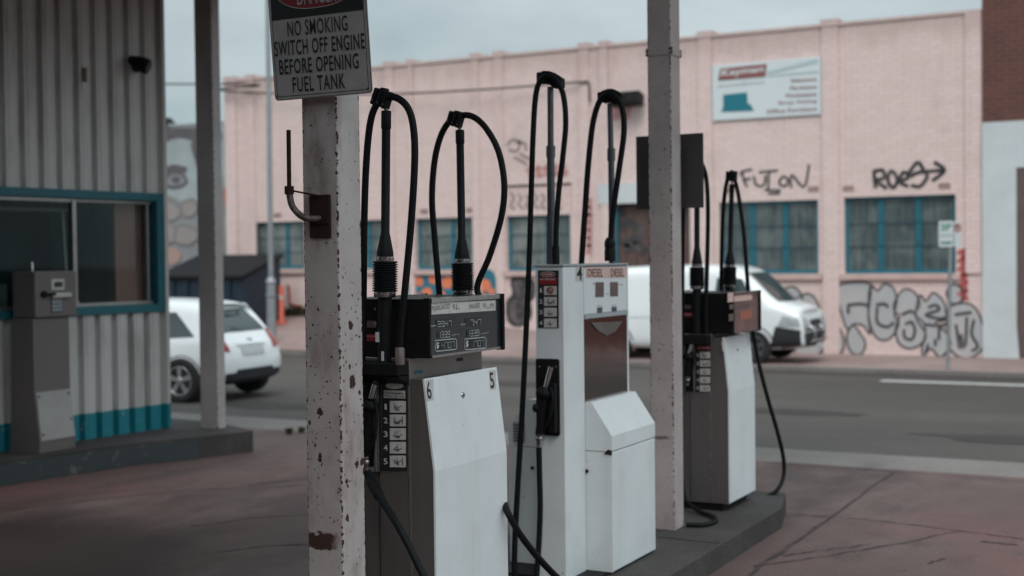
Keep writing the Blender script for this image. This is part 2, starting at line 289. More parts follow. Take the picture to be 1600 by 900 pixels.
# ------------------------------------------------------------------ mesh builder
ORIGIN = {}
class MB:
    def __init__(s): s.v = []; s.f = []; s.m = []; s.sm = []; s.mats = []
    def mi(s, m):
        if m not in s.mats: s.mats.append(m)
        return s.mats.index(m)
    def add(s, vs, fs, m, smooth=False):
        o = len(s.v); i = s.mi(m); s.v += [Vector(v) for v in vs]
        for f in fs: s.f.append([o + k for k in f]); s.m.append(i); s.sm.append(smooth)
    def box(s, a, b, m, rot=None):
        x0, x1 = sorted((a[0], b[0])); y0, y1 = sorted((a[1], b[1])); z0, z1 = sorted((a[2], b[2]))
        vs = [(x, y, z) for z in (z0, z1) for y in (y0, y1) for x in (x0, x1)]
        if rot:
            c = Vector(rot[0]); q = rot[1]; vs = [c + q @ (Vector(v) - c) for v in vs]
        s.add(vs, [(0, 2, 3, 1), (4, 5, 7, 6), (0, 1, 5, 4), (2, 6, 7, 3), (0, 4, 6, 2), (1, 3, 7, 5)], m); return s
    def poly(s, pts, m): s.add(pts, [list(range(len(pts)))], m); return s
    def prism(s, pts, d, m, smooth=False):
        pts = [Vector(p) for p in pts]; d = Vector(d); n = len(pts)
        nn = Vector((0, 0, 0))
        for i in range(n): nn += pts[i].cross(pts[(i + 1) % n])
        if nn.dot(d) > 0: pts = pts[::-1]
        vs = pts + [p + d for p in pts]
        s.add(vs, [list(range(n)), list(range(2 * n - 1, n - 1, -1))], m)
        s.add(vs, [((i + 1) % n, i, n + i, n + (i + 1) % n) for i in range(n)], m, smooth); return s
    def tube(s, pts, r, m, n=10, cap=True):
        pts = [Vector(p) for p in pts]; rr = r if isinstance(r, (list, tuple)) else [r] * len(pts)
        vs = []; N = len(pts); up = None
        for i, p in enumerate(pts):
            t = (pts[min(i + 1, N - 1)] - pts[max(i - 1, 0)])
            if t.length < 1e-9: t = Vector((0, 0, 1))
            t.normalize()
            if up is None:
                up = t.cross(Vector((0.31, 0.87, 0.22)));
                if up.length < 0.1: up = t.cross(Vector((1, 0, 0)))
            up = (up - t * up.dot(t)).normalized(); w = t.cross(up)
            for k in range(n):
                a = 2 * math.pi * k / n; vs.append(p + (up * math.cos(a) + w * math.sin(a)) * rr[i])
        fs = [(i * n + k, i * n + (k + 1) % n, (i + 1) * n + (k + 1) % n, (i + 1) * n + k) for i in range(N - 1) for k in range(n)]
        s.add(vs, fs, m, True)
        if cap:
            s.add(vs[:n], [list(range(n - 1, -1, -1))], m); s.add(vs[-n:], [list(range(n))], m)
        return s
    def ribbon(s, pts, w, nrm, m, closed=False):
        pts = [Vector(p) for p in pts]; N = len(pts); nrm = Vector(nrm)
        if N < 2: return s
        vs = []
        for i, p in enumerate(pts):
            a = pts[(i - 1) % N] if (closed or i > 0) else p; b = pts[(i + 1) % N] if (closed or i < N - 1) else p
            t = b - a
            if t.length < 1e-9: t = Vector((1, 0, 0))
            d = nrm.cross(t).normalized(); ww = w[i] if isinstance(w, list) else w
            vs += [p - d * ww / 2, p + d * ww / 2]
        rng = N if closed else N - 1
        s.add(vs, [(2 * i, 2 * ((i + 1) % N), 2 * ((i + 1) % N) + 1, 2 * i + 1) for i in range(rng)], m); return s
    def text(s, body, O, ex, ey, w, h, m, bold=0.0, shear=0.0, gap=1.0):
        cu = bpy.data.curves.new('lettering', 'FONT'); cu.body = body; cu.size = 1; cu.offset = bold; cu.shear = shear; cu.resolution_u = 3; cu.space_character = gap
        ob = bpy.data.objects.new('lettering', cu); COL.objects.link(ob)
        me = bpy.data.meshes.new_from_object(ob.evaluated_get(bpy.context.evaluated_depsgraph_get()))
        COL.objects.unlink(ob)
        if me.vertices:
            xs = [v.co.x for v in me.vertices]; ys = [v.co.y for v in me.vertices]
            x0, x1, y0, y1 = min(xs), max(xs), min(ys), max(ys)
            O = Vector(O); ex = Vector(ex).normalized(); ey = Vector(ey).normalized()
            vs = [O + ex * ((v.co.x - x0) / (x1 - x0) * w) + ey * ((v.co.y - y0) / (y1 - y0) * h) for v in me.vertices]
            s.add(vs, [list(p.vertices) for p in me.polygons], m)
        bpy.data.objects.remove(ob); bpy.data.curves.remove(cu); bpy.data.meshes.remove(me); return s
    def text_at(s, body, fn, pl, pr, hpx, m, bold=0.0, shear=0.0, lift=0.0, gap=1.0):
        a, b = fn(pl), fn(pr); c = fn((pl[0], pl[1] - hpx)); ex = (b - a).normalized(); up = c - a; ey = up - ex * up.dot(ex)
        n = ex.cross(ey).normalized()
        if n.dot(EYE - a) < 0: n = -n
        return s.text(body, a + n * lift, ex, ey, (b - a).length, ey.length, m, bold, shear, gap)
    def quad_at(s, fn, pts, m, lift=0.0):
        P = [fn(p) for p in pts]; n = (P[1] - P[0]).cross(P[2] - P[0]).normalized()
        if n.dot(EYE - P[0]) < 0: n = -n
        return s.poly([p + n * lift for p in P], m)
    def lathe(s, base, axis, prof, m, n=20):
        base = Vector(base); axis = Vector(axis).normalized()
        u = axis.cross(Vector((0.3, 0.9, 0.1))).normalized(); w = axis.cross(u); vs = []
        for (r, h) in prof:
            for k in range(n):
                a = 2 * math.pi * k / n; vs.append(base + axis * h + (u * math.cos(a) + w * math.sin(a)) * r)
        N = len(prof)
        s.add(vs, [(i * n + k, i * n + (k + 1) % n, (i + 1) * n + (k + 1) % n, (i + 1) * n + k) for i in range(N - 1) for k in range(n)], m, True)
        s.add(vs[:n], [list(range(n - 1, -1, -1))], m); s.add(vs[-n:], [list(range(n))], m); return s
    def build(s, name, parent=None, loc=None, bevel=0.0, segs=2):
        o0 = ORIGIN[parent.name] if parent else Vector(loc or (0, 0, 0))
        me = bpy.data.meshes.new(name); me.from_pydata([tuple(v - o0) for v in s.v], [], s.f)
        for m in s.mats: me.materials.append(m)
        for p, mi, sm in zip(me.polygons, s.m, s.sm): p.material_index = mi; p.use_smooth = sm
        me.update(); o = bpy.data.objects.new(name, me); COL.objects.link(o)
        if parent: o.parent = parent
        else: o.location = o0
        ORIGIN[o.name] = o0
        if bevel:
            b = o.modifiers.new('bevel', 'BEVEL'); b.width = bevel; b.segments = segs; b.limit_method = 'ANGLE'; b.angle_limit = R(40); b.harden_normals = False
        return o

def tag(o, label, cat, group=None):
    o['label'] = label; o['category'] = cat
    if group: o['group'] = group
    return o
def thing(name, loc, label, cat, group=None):
    o = bpy.data.objects.new(name, None); COL.objects.link(o); o.location = loc; o.empty_display_size = 0.2; ORIGIN[o.name] = Vector(loc)
    return tag(o, label, cat, group)
def structure(o): o['kind'] = 'structure'; return o
def spline(pts, k=6, closed=False):
    pts = [Vector(p) for p in pts]; N = len(pts); res = []
    rng = N if closed else N - 1
    for i in range(rng):
        p0 = pts[(i - 1) % N] if (closed or i > 0) else pts[0]; p1 = pts[i]; p2 = pts[(i + 1) % N]
        p3 = pts[(i + 2) % N] if (closed or i + 2 < N) else pts[-1]
        for j in range(k):
            t = j / k
            res.append(0.5 * ((2 * p1) + (p2 - p0) * t + (2 * p0 - 5 * p1 + 4 * p2 - p3) * t * t + (3 * p1 - p0 - 3 * p2 + p3) * t ** 3))
    if not closed: res.append(pts[-1])
    return res
def rounded(w, h, r, k=5):
    pts = []
    for (cx, cy, a0) in ((w - r, h - r, 0), (r, h - r, 90), (r, r, 180), (w - r, r, 270)):
        for j in range(k + 1):
            a = R(a0 + 90 * j / k); pts.append((cx + r * math.cos(a), cy + r * math.sin(a)))
    return pts
XX, YY, ZZ = Vector((1, 0, 0)), Vector((0, 1, 0)), Vector((0, 0, 1))

# ================================================================== THE SETTING
def sheet(name, x0, x1, y0, y1, z, m, nx=1, ny=1, zf=None):
    mb = MB(); vs = []; fs = []
    for j in range(ny + 1):
        for i in range(nx + 1):
            x = x0 + (x1 - x0) * i / nx; y = y0 + (y1 - y0) * j / ny; vs.append((x, y, zf(x, y) if zf else z))
    for j in range(ny):
        for i in range(nx):
            a = j * (nx + 1) + i; fs.append((a, a + 1, a + nx + 2, a + nx + 1))
    mb.add(vs, fs, m); return structure(mb.build(name, None, (0, 0, 0)))
FAC = 25.2                                  # the street front stands on y = FAC
KERB = 21.62
def road_z(y): return -0.004 - 0.156 * max(0, min(1, (y - 11.9) / (KERB - 11.9)))
def path_z(x, y):
    rise = max(0.0, min(0.62, (-7.0 - x) * 0.062)); k = max(0.0, min(1.0, (y - KERB) / (FAC - KERB)))
    return -0.075 + (-0.045 + rise) * k
sheet('ground', -500, 500, -400, 700, -0.32, EARTH)
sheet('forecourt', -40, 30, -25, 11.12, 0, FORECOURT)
sheet('gutter_strip', -40, 30, 11.12, 11.9, -0.001, GUTTER)
mb = MB(); mb.add([(-90, 11.9, -0.004), (90, 11.9, -0.004), (90, KERB, -0.16), (-90, KERB, -0.16)], [(0, 1, 2, 3)], ASPHALT); structure(mb.build('road', None, (0, 0, 0)))
mb = MB(); mb.box((-90, KERB, -0.3), (90, KERB + 0.15, -0.072), GUTTER); structure(mb.build('kerb', None, (0, 0, 0), 0.012))
sheet('footpath', -60, 60, KERB + 0.15, FAC + 1.6, 0, PAVING, 120, 6, path_z)
LINEPAINT = material('worn_road_paint', (0.50, 0.49, 0.47), 0.7, col2=(0.2, 0.19, 0.185), scale=7, contrast=(0.5, 0.72))
mb = MB(); mb.add([(-4.42, 20.12, road_z(20.12) + 0.004), (9, 20.12, road_z(20.12) + 0.004), (9, 20.42, road_z(20.42) + 0.004), (-4.42, 20.42, road_z(20.42) + 0.004)], [(0, 1, 2, 3)], LINEPAINT)
structure(mb.build('road_marking', None, (0, 0, 0)))
TAR_SHADOW = ground('tar_and_shadow', (0.05, 0.045, 0.043), (0.065, 0.058, 0.055), (0.035, 0.03, 0.03), 0.8, 90)
mb = MB()
for cx_, cy_, rx_, ry_ in ((-1.0, 13.6, 1.6, 0.45), (-4.6, 15.2, 1.1, 0.3), (-9.6, 17.4, 1.8, 0.4), (-10.4, 13.1, 0.9, 0.4)):
    P_ = []
    for k in range(26):
        a_ = 2 * math.pi * k / 26; q_ = random.uniform(0.8, 1.15); x_, y_ = cx_ + rx_ * q_ * math.cos(a_), cy_ + ry_ * q_ * math.sin(a_); P_.append((x_, y_, road_z(y_) + 0.004))
    mb.poly(P_, TAR_SHADOW)
structure(mb.build('road_patches', None, (0, 0, 0)))
mb = MB(); g_ = [(-60 + k * 1.5, KERB - random.uniform(0.22, 0.42)) for k in range(81)]
for (xa, ya), (xb, yb) in zip(g_, g_[1:]): mb.poly([(xa, ya, road_z(ya) + 0.0045), (xb, yb, road_z(yb) + 0.0045), (xb, KERB - 0.002, road_z(KERB) + 0.0045), (xa, KERB - 0.002, road_z(KERB) + 0.0045)], TAR_SHADOW)
structure(mb.build('gutter_shadow', None, (0, 0, 0)))  # dark strip in the gutter paints in the kerb's shadow line
# joints and cracks between the slabs of the forecourt
JOINT = material('tarred_joint', (0.035, 0.025, 0.024), 0.9, col2=(0.12, 0.082, 0.077), scale=9, contrast=(0.4, 0.6))
def crack(pix, w, z=0.004):
    P = [PZ(px, py, z) for px, py in pix]; P2 = []
    for a, b in zip(P, P[1:]):
        for k in range(8): P2.append(a.lerp(b, k / 8) + Vector((random.uniform(-1, 1), random.uniform(-1, 1), 0)) * 0.012)
    P2.append(P[-1]); ws = [w * random.uniform(0.45, 1.5) for _ in P2]
    mb.ribbon(P2, ws, ZZ, JOINT)
mb = MB()
crack([(1397, 736), (1300, 806), (1185, 886), (1150, 915)], 0.026)
crack([(1234, 803), (1300, 807), (1390, 815), (1500, 829), (1640, 846)], 0.012, 0.0045)
crack([(1195, 722), (1300, 730), (1397, 736), (1600, 752)], 0.011, 0.005)
crack([(1180, 884), (1290, 868), (1420, 846), (1500, 828)], 0.011, 0.0055)
crack([(1225, 868), (1290, 858), (1360, 850)], 0.012, 0.0055)
crack([(1530, 845), (1590, 851)], 0.02); crack([(1448, 880), (1478, 872)], 0.018)
crack([(-20, 800), (150, 780), (300, 765), (480, 758)], 0.012); crack([(390, 758), (440, 752), (480, 748)], 0.02); crack([(300, 822), (400, 808), (482, 803)], 0.014); crack([(340, 862), (420, 852), (482, 850)], 0.018)
structure(mb.build('slab_joints', None, (0, 0, 0)))

# pump island
mb = MB(); top = [(-3.75, 2.2), (-2.488, 2.2), (-2.488, 8.42), (-2.62, 8.98), (-3.62, 8.98), (-3.75, 8.42)]
mb.prism([(x, y, 0.0) for x, y in top], (0, 0, 0.13), CONCRETE_DK)
structure(mb.build('pump_island', None, (0, 0, 0), 0.018, 3))
mb = MB()
for y in (5.95, 7.25): mb.ribbon([(-3.74, y, 0.134), (-3.1, y + 0.01, 0.134), (-2.51, y, 0.134)], 0.014, ZZ, JOINT)
structure(mb.build('island_joints', None, (0, 0, 0)))

# canopy over the pumps and the kiosk (above the frame; it shades what stands under it)
CANOPY = material('dark_canopy_sheet', (0.075, 0.068, 0.066), 0.7, col2=(0.05, 0.046, 0.045), scale=2)
cn = thing('canopy', (-3.0, 4.6, 4.56), 'flat grey canopy roof over the pump island on two white steel posts', 'canopy')
def roof(root, x0, x1, y0, y1, deep=False):
    MB().box((x0, y0, 4.56), (x1, y1, 4.62), CANOPY).build('soffit', root)
    m = MB(); m.box((x0 - .04, y0 - .04, 4.5), (x0, y1 + .04, 4.95), WHITE); m.box((x1, y0 - .04, 4.5), (x1 + .04, y1 + .04, 4.95), WHITE); m.box((x0, y0 - .04, 4.5), (x1, y0, 4.95), WHITE); m.box((x0, y1, 4.5), (x1, y1 + .04, 4.95), WHITE)
    m.build('fascia', root); drop = MB()
    if deep: drop.box((x1 - 0.02, y0, 4.225), (x1 + 0.038, y1, 4.499), WHITE); drop.build('shade_valance', root)  # added drop edge that darkens the upper kiosk wall
    MB().box((x0, y0, 4.9), (x1, y1, 4.94), ALU).build('roof_sheet', root)
roof(cn, -4.9, -1.6, -3.4, 9.6)
ck = thing('kiosk_awning', (-8.4, 7.5, 4.56), 'flat grey awning roof over the kiosk front on a white steel post', 'awning')
roof(ck, -10.75, -6.9, -3.4, 10.2, True)
# unseen blocker added behind the camera to darken the near-facing sides
BLOCKER = material('blocker_dark', (0.07, 0.062, 0.06), 0.8, col2=(0.045, 0.04, 0.04), scale=1.5, bump=0.1)
wk = thing('shade_blocker', (-6, -5.5, 0), 'unseen dark block added behind the forecourt to shade the pump ends', 'building')
m_ = MB(); m_.box((-16, -9, 0), (14, -3.6, 4.45), BLOCKER); m_.build('wall', wk)
m_ = MB(); m_.box((-16.2, -9.2, 4.452), (14.2, -3.5, 4.6), CANOPY); m_.build('roof', wk)
for x_ in (-12.2, -7.6, -3.0):
    m_ = MB()
    for k in range(16): m_.box((x_, -3.6, 0.02 + k * 0.19), (x_ + 3.6, -3.56, 0.19 + k * 0.19), BLACK)
    m_.build('blocker_shutter', wk)


# ------------------------------------------------------------------ pink brick building across the road
fa = onY(FAC)
FN = Vector((0, -1, 0))
pb = thing('brick_building', (-12.5, FAC, -0.2), 'long pink painted brick building with teal windows and graffiti across the road', 'building')
X0, X1, TOPZ = -21.3, -3.66, 6.17
openings = [(-20.5, -18.95, 1.60, 2.73), (-17.95, -16.72, 1.58, 2.71), (-15.85, -14.36, 1.555, 2.71), (-13.52, -11.98, 1.515, 2.71), (-11.05, -9.3, -0.3, 2.9), (-8.68, -6.68, 1.425, 2.86), (-6.18, -4.13, 1.42, 2.88)]
mb = MB(); cur = X0
for (a, b, c, d) in openings:
    mb.box((cur, FAC, -0.3), (a, FAC + 0.3, TOPZ), PINK)
    if c > -0.2: mb.box((a, FAC, -0.3), (b, FAC + 0.3, c), PINK)
    mb.box((a, FAC, d), (b, FAC + 0.3, TOPZ), PINK); cur = b
mb.box((cur, FAC, -0.3), (X1, FAC + 0.3, TOPZ), PINK)
mb.box((X0, FAC + 0.3, -0.3), (X0 + 0.3, FAC + 12, TOPZ), PINK); mb.box((X0 + 0.3, FAC + 11.7, -0.3), (X1, FAC + 12, TOPZ), PINK)
mb.build('wall', pb)
MB().box((X0 + 0.3, FAC + 0.3, 5.2), (X1, FAC + 11.7, 5.35), CANOPY).build('roof', pb)
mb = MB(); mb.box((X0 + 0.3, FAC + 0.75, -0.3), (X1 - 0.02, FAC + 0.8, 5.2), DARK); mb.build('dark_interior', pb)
mb = MB(); mb.box((X0 - 0.02, FAC - 0.03, TOPZ), (X1, FAC + 0.33, TOPZ + 0.06), PINK); mb.build('coping', pb)
for (xa, xb) in ((-21.28, -20.95), (-20.62, -20.38), (-18.55, -18.2), (-16.62, -16.38), (-16.0, -15.86), (-14.34, -14.15), (-13.76, -13.55), (-11.72, -11.5), (-11.25, -11.07), (-9.08, -8.8), (-6.58, -6.27)):
    m_ = MB(); m_.box((xa, FAC - 0.055, -0.25), (xb, FAC - 0.001, TOPZ - 0.003), PINK); m_.box((xa - 0.02, FAC - 0.07, TOPZ - 0.002), (xb + 0.02, FAC + 0.36, TOPZ + 0.13), PINK); m_.build('pilaster', pb)
m_ = MB(); m_.box((-3.95, FAC - 0.04, 1.42), (-3.68, FAC - 0.001, TOPZ - 0.003), PINK); m_.build('pilaster', pb)
def dirty_pane(t, b, co, cur):
    s1 = noise(t, co, 1.2, 5, (1.5, 1, 1.5)); curtain = noise(t, co, 6, 2, (6, 1, 0.15))
    c = mixcol(t, smooth_step(t, s1, 0.42, 0.62), (0.075, 0.10, 0.10), (0.17, 0.195, 0.19))
    c = mixcol(t, math_node(t, 'MULTIPLY', smooth_step(t, curtain, 0.45, 0.6), 0.35), c, (0.3, 0.305, 0.295))
    t.links.new(c, b.inputs['Base Color'])
PANE = material('dusty_window_glass', (0.08, 0.1, 0.1), 0.16, spec=0.8, extra=dirty_pane)
BARS = material('window_bars', (0.02, 0.07, 0.09), 0.5)
for i, (a, b, c, d) in enumerate(openings):
    if c < 0: continue
    third = 3 if b - a > 1.9 else 2
    fr = MB(); y0, y1 = FAC + 0.10, FAC + 0.17; w = 0.075; fm = FRAMETEAL
    fr.box((a, y0, c), (a + w, y1, d), fm); fr.box((b - w, y0, c), (b, y1, d), fm)
    fr.box((a + w, y0, c), (b - w, y1, c + w), fm); fr.box((a + w, y0, d - w * 0.7), (b - w, y1, d), fm)
    for k in range(1, third):
        x = a + (b - a) * (k / third if third == 3 else 0.62); ww = 0.065 if third == 3 else 0.05
        fr.box((x - ww, y0 - 0.01, c + w), (x + ww, y1, d - w * 0.7), fm)
    frame = fr.build('window', pb)
    pn = MB(); pn.box((a + w * 0.5, FAC + 0.125, c + w * 0.5), (b - w * 0.5, FAC + 0.135, d - w * 0.5), PANE); pn.build('pane', frame)
    br = MB()
    for z in (c + (d - c) * 0.36, c + (d - c) * 0.66): br.box((a + w, FAC + 0.09, z - 0.009), (b - w, FAC + 0.098, z + 0.009), BARS)
    if third == 3:
        nb = 26
        for k in range(1, nb): br.box((a + w + (b - a - 2 * w) * k / nb - 0.005, FAC + 0.082, c + w), (a + w + (b - a - 2 * w) * k / nb + 0.005, FAC + 0.09, d - w), BARS)
    br.build('window_bars', frame)
    sl_ = MB(); sl_.box((a - 0.08, FAC - 0.07, c - 0.11), (b + 0.08, FAC - 0.001, c - 0.004), PINKTRIM); sl_.build('sill', frame)
for (px, py) in ((1140, 298), (1271, 295), (1326, 294), (1476, 290), (434, 336), (469, 334), (663, 330), (735, 328)):
    c = fa((px, py)); m_ = MB(); m_.box((c.x - 0.11, FAC - 0.012, c.z - 0.055), (c.x + 0.11, FAC - 0.001, c.z + 0.055), PINKTRIM)
    for k in range(-2, 3): m_.box((c.x + k * 0.04 - 0.008, FAC - 0.016, c.z - 0.045), (c.x + k * 0.04 + 0.008, FAC - 0.012, c.z + 0.045), RUST)
    m_.build('air_brick', pb)
# boarded doorway
BOARD = material('brown_boarding', (0.115, 0.07, 0.06), 0.7, col2=(0.05, 0.034, 0.033), scale=3.5, stretch=(3, 1, 0.4), bump=0.2)
m_ = MB()
for k in range(7): m_.box((-11.0 + k * 0.245, FAC + 0.14, -0.1), (-11.0 + k * 0.245 + 0.235, FAC + 0.17 + 0.004 * (k % 2), 2.86), BOARD)
m_.build('boarded_door', pb)
m_ = MB(); m_.box((-11.3, FAC - 0.06, 2.905), (-9.1, FAC - 0.001, 3.32), CHALK); m_.build('door_lintel', pb)
m_ = MB(); m_.box((-11.05, FAC + 0.07, -0.1), (-10.93, FAC + 0.13, 2.895), FRAMETEAL); m_.build('door_frame', pb)
m_ = MB(); c0, c1 = fa((789, 291)), fa((893, 291)); m_.box((c0.x, FAC - 0.02, c0.z - 0.02), (c1.x, FAC - 0.001, c0.z + 0.015), RUST)
m_.box((c0.x, FAC - 0.015, 2.78), (c0.x + 0.02, FAC - 0.001, c0.z - 0.02), PINKTRIM); m_.box((c1.x - 0.02, FAC - 0.015, 2.78), (c1.x, FAC - 0.001, c0.z - 0.02), PINKTRIM)
for k in range(1, 13): m_.box((c0.x + (c1.x - c0.x) * k / 13 - 0.006, FAC - 0.008, 2.85), (c0.x + (c1.x - c0.x) * k / 13 + 0.006, FAC - 0.001, c0.z - 0.02), PINKTRIM)
m_.build('iron_lattice', pb)
m_ = MB(); m_.tube([fa((x, y)) + Vector((0, -0.05, 0)) for x, y in ((452, 445), (455, 475), (474, 479))], 0.035, material('red_pipe', (0.28, 0.06, 0.05), 0.5), 8); m_.build('red_pipe', pb)

# graffiti: paint on the wall
BLKSPRAY = material('black_spray_paint', (0.035, 0.035, 0.037), 0.7, col2=(0.22, 0.18, 0.175), scale=5, detail=7, contrast=(0.45, 0.75))
GRYSPRAY = material('silver_spray_paint', (0.40, 0.41, 0.42), 0.6, col2=(0.58, 0.48, 0.46), scale=2.2, contrast=(0.42, 0.72), detail=7)
REDSPRAY = material('red_spray_paint', (0.42, 0.05, 0.055), 0.7, col2=(0.48, 0.2, 0.18), scale=6)
ORGSPRAY = material('orange_spray_paint', (0.72, 0.20, 0.09), 0.7, col2=(0.6, 0.22, 0.13), scale=6)
TEALSPRAY = material('teal_spray_paint', (0.012, 0.17, 0.24), 0.7, col2=(0.06, 0.12, 0.16), scale=6)
PINKSPRAY = material('faded_red_spray_paint', (0.50, 0.23, 0.22), 0.7, col2=(0.54, 0.34, 0.32), scale=5)
GHOST = material('faded_black_spray_paint', (0.27, 0.21, 0.21), 0.7, col2=(0.4, 0.31, 0.30), scale=5)
MDK = material('charcoal_spray_paint', (0.085, 0.075, 0.075), 0.7, col2=(0.2, 0.16, 0.155), scale=4)
def zmap(ox, oy, s, pts): return [(ox + x / s, oy + y / s) for x, y in pts]
def stroke(mb, pix, w, m, fn=fa, off=-0.006, smooth=True, closed=False):
    P = [fn(p) + Vector((0, off, 0)) for p in pix]
    if smooth and len(P) > 2: P = spline(P, 5, closed)
    mb.ribbon(P, w, FN, m, closed)
def blob(mb, pix, m, outline=None, w=0.03, fn=fa, off=-0.003):
    P = spline([fn(p) + Vector((0, off, 0)) for p in pix], 5, True); mb.poly(P, m)
    if outline: mb.ribbon([p + Vector((0, -0.003, 0)) for p in P], w, FN, outline, True)
m_ = MB()
Z6 = lambda pts: zmap(1220, 280, 2.647, pts)
LET = [[(242, 440), (300, 426), (365, 430), (372, 480), (362, 560), (370, 640), (340, 605), (300, 600), (275, 620), (250, 550), (238, 490)],
       [(275, 640), (300, 605), (330, 640), (350, 680), (335, 720), (300, 722), (278, 690)],
       [(372, 440), (400, 462), (430, 432), (465, 450), (480, 500), (470, 560), (488, 600), (450, 660), (400, 658), (370, 600), (362, 520)],
       [(475, 500), (510, 455), (555, 470), (575, 520), (555, 560), (595, 600), (590, 670), (540, 700), (490, 680), (475, 620), (490, 570), (468, 540)],
       [(575, 480), (600, 505), (630, 470), (670, 500), (682, 540), (680, 580), (640, 595), (690, 640), (700, 690), (660, 735), (620, 700), (590, 735), (585, 690), (600, 640), (560, 570)],
       [(690, 540), (760, 512), (810, 540), (840, 620), (845, 680), (800, 733), (740, 735), (700, 700), (690, 640)],
       [(690, 455), (720, 435), (750, 455), (750, 500), (715, 515), (690, 490)],
       [(95, 478), (130, 480), (160, 530), (172, 620), (168, 715), (60, 715), (60, 520)],
       [(175, 560), (215, 575), (255, 640), (262, 690), (240, 722), (175, 722), (174, 640)],
       [(20, 455), (60, 448), (90, 490), (70, 520), (20, 520)]]
for i, lt in enumerate(LET): blob(m_, Z6(lt), GRYSPRAY, BLKSPRAY, 0.036, off=-0.003 - 0.0008 * i)
for s_ in ([(278, 520), (330, 515), (365, 522)], [(280, 520), (280, 555)], [(395, 520), (430, 515), (445, 530)], [(400, 530), (400, 590), (440, 610), (470, 590)], [(500, 560), (540, 545), (560, 560)], [(515, 600), (540, 590), (555, 620), (545, 660), (515, 655), (510, 620)],
           [(610, 530), (640, 520), (655, 540), (600, 560), (650, 575), (680, 572)], [(600, 600), (650, 605), (690, 600)], [(655, 615), (655, 665)], [(640, 660), (640, 690)], [(720, 560), (790, 550)], [(725, 600), (740, 700)], [(745, 640), (755, 700)], [(800, 580), (790, 640), (815, 690), (790, 710)], [(770, 570), (765, 690)], [(610, 680), (600, 720)]):
    stroke(m_, Z6(s_), 0.05, BLKSPRAY, off=-0.018)
m_.build('silver_bubble_graffiti', pb)
m_ = MB(); Z3 = lambda pts: zmap(980, 180, 3.213, pts)
for s_ in ([(578, 285), (588, 330), (602, 362)], [(566, 300), (580, 282), (628, 273)], [(580, 328), (622, 318)], [(636, 305), (645, 345), (668, 357), (690, 345), (694, 300)], [(660, 287), (757, 278)], [(712, 282), (708, 372)], [(822, 365), (826, 300), (888, 360), (914, 248)], [(690, 376), (772, 378)], [(708, 395), (768, 393)]): stroke(m_, Z3(s_), 0.05, BLKSPRAY)
stroke(m_, Z3([(785, 308), (806, 325), (800, 352), (778, 355), (764, 335)]), 0.05, BLKSPRAY, closed=True)
m_.build('black_graffiti_tag', pb)
m_ = MB(); Z5 = lambda pts: zmap(1040, 0, 2.857, pts)
for s_ in ([(938, 842), (930, 768)], [(925, 768), (968, 760), (975, 795), (940, 806), (988, 842)], [(1045, 812), (1085, 790), (1062, 768), (1046, 812), (1085, 832)], [(1085, 775), (1125, 725), (1152, 760), (1168, 790), (1135, 832), (1095, 826)], [(1095, 790), (1130, 770), (1245, 760)], [(1198, 724), (1245, 760), (1190, 808)]): stroke(m_, Z5(s_), 0.075, BLKSPRAY)
stroke(m_, Z5([(1012, 765), (1035, 800), (1018, 838), (995, 815), (995, 780)]), 0.075, BLKSPRAY, closed=True)
m_.build('black_graffiti_tag', pb)
m_ = MB()
blob(m_, [(640, 440), (650, 428), (700, 430), (760, 420), (775, 435), (778, 462), (760, 480), (700, 490), (645, 480), (637, 460)], TEALSPRAY)
for (x, y, r_) in ((655, 440, 8), (678, 436, 9), (700, 442, 10), (668, 458, 9), (650, 462, 6), (690, 462, 8), (722, 438, 9), (745, 432, 8), (758, 445, 10), (730, 460, 9), (752, 464, 8), (768, 455, 6)):
    blob(m_, [(x + r_ * math.cos(k * 1.047) * random.uniform(.8, 1.1), y + r_ * math.sin(k * 1.047) * random.uniform(.8, 1.1)) for k in range(6)], ORGSPRAY, off=-0.006 - 0.0003 * r_)
m_.build('orange_teal_graffiti', pb)
m_ = MB()
blob(m_, [(795, 470), (812, 462), (826, 472), (828, 495), (812, 508), (796, 500)], MDK, BLKSPRAY, 0.09)
blob(m_, [(800, 438), (814, 432), (832, 440), (834, 462), (820, 474), (806, 462)], MDK, BLKSPRAY, 0.07, off=-0.007)
for s_ in ([(800, 435), (812, 432), (822, 440), (812, 452)], [(822, 436), (832, 445), (828, 465)], [(800, 462), (826, 462)], [(806, 480), (818, 478), (822, 490), (808, 494)]): stroke(m_, s_, 0.16, BLKSPRAY, off=-0.012)
m_.build('dark_graffiti_figure', pb)
m_ = MB()
for s_ in ([(792, 228), (800, 219), (812, 222), (808, 236), (795, 234)], [(806, 222), (820, 224), (822, 236)], [(803, 246), (816, 252), (824, 258)], [(812, 240), (830, 250)]): stroke(m_, s_, 0.07, GHOST)
m_.build('faded_graffiti_tag', pb); m_ = MB()
for k in range(7): stroke(m_, [(797 + k * 12, 300 + (k % 3) * 3), (803 + k * 12, 310), (798 + k * 12, 322 - (k % 2) * 4), (806 + k * 12, 326)], 0.06, GHOST)
m_.build('faded_graffiti_tag', pb)
m_ = MB()
for k in range(5): stroke(m_, [(822 + k * 13, 268 - k), (830 + k * 13, 262 - k), (828 + k * 13, 276 - k), (836 + k * 13, 272 - k)], 0.09, PINKSPRAY)
m_.build('faded_red_graffiti', pb); m_ = MB()
for k in range(7): stroke(m_, [(918, 314 + k * 12), (925, 312 + k * 12), (919, 322 + k * 12), (926, 322 + k * 12)], 0.07, PINKSPRAY, off=-0.061)
m_.build('faded_red_graffiti', pb); m_ = MB()
for k in range(4): stroke(m_, [(398 + k * 8, 440), (404 + k * 8, 436), (400 + k * 8, 448), (406 + k * 8, 460)], 0.08, PINKSPRAY)
m_.build('faded_red_graffiti', pb); m_ = MB()
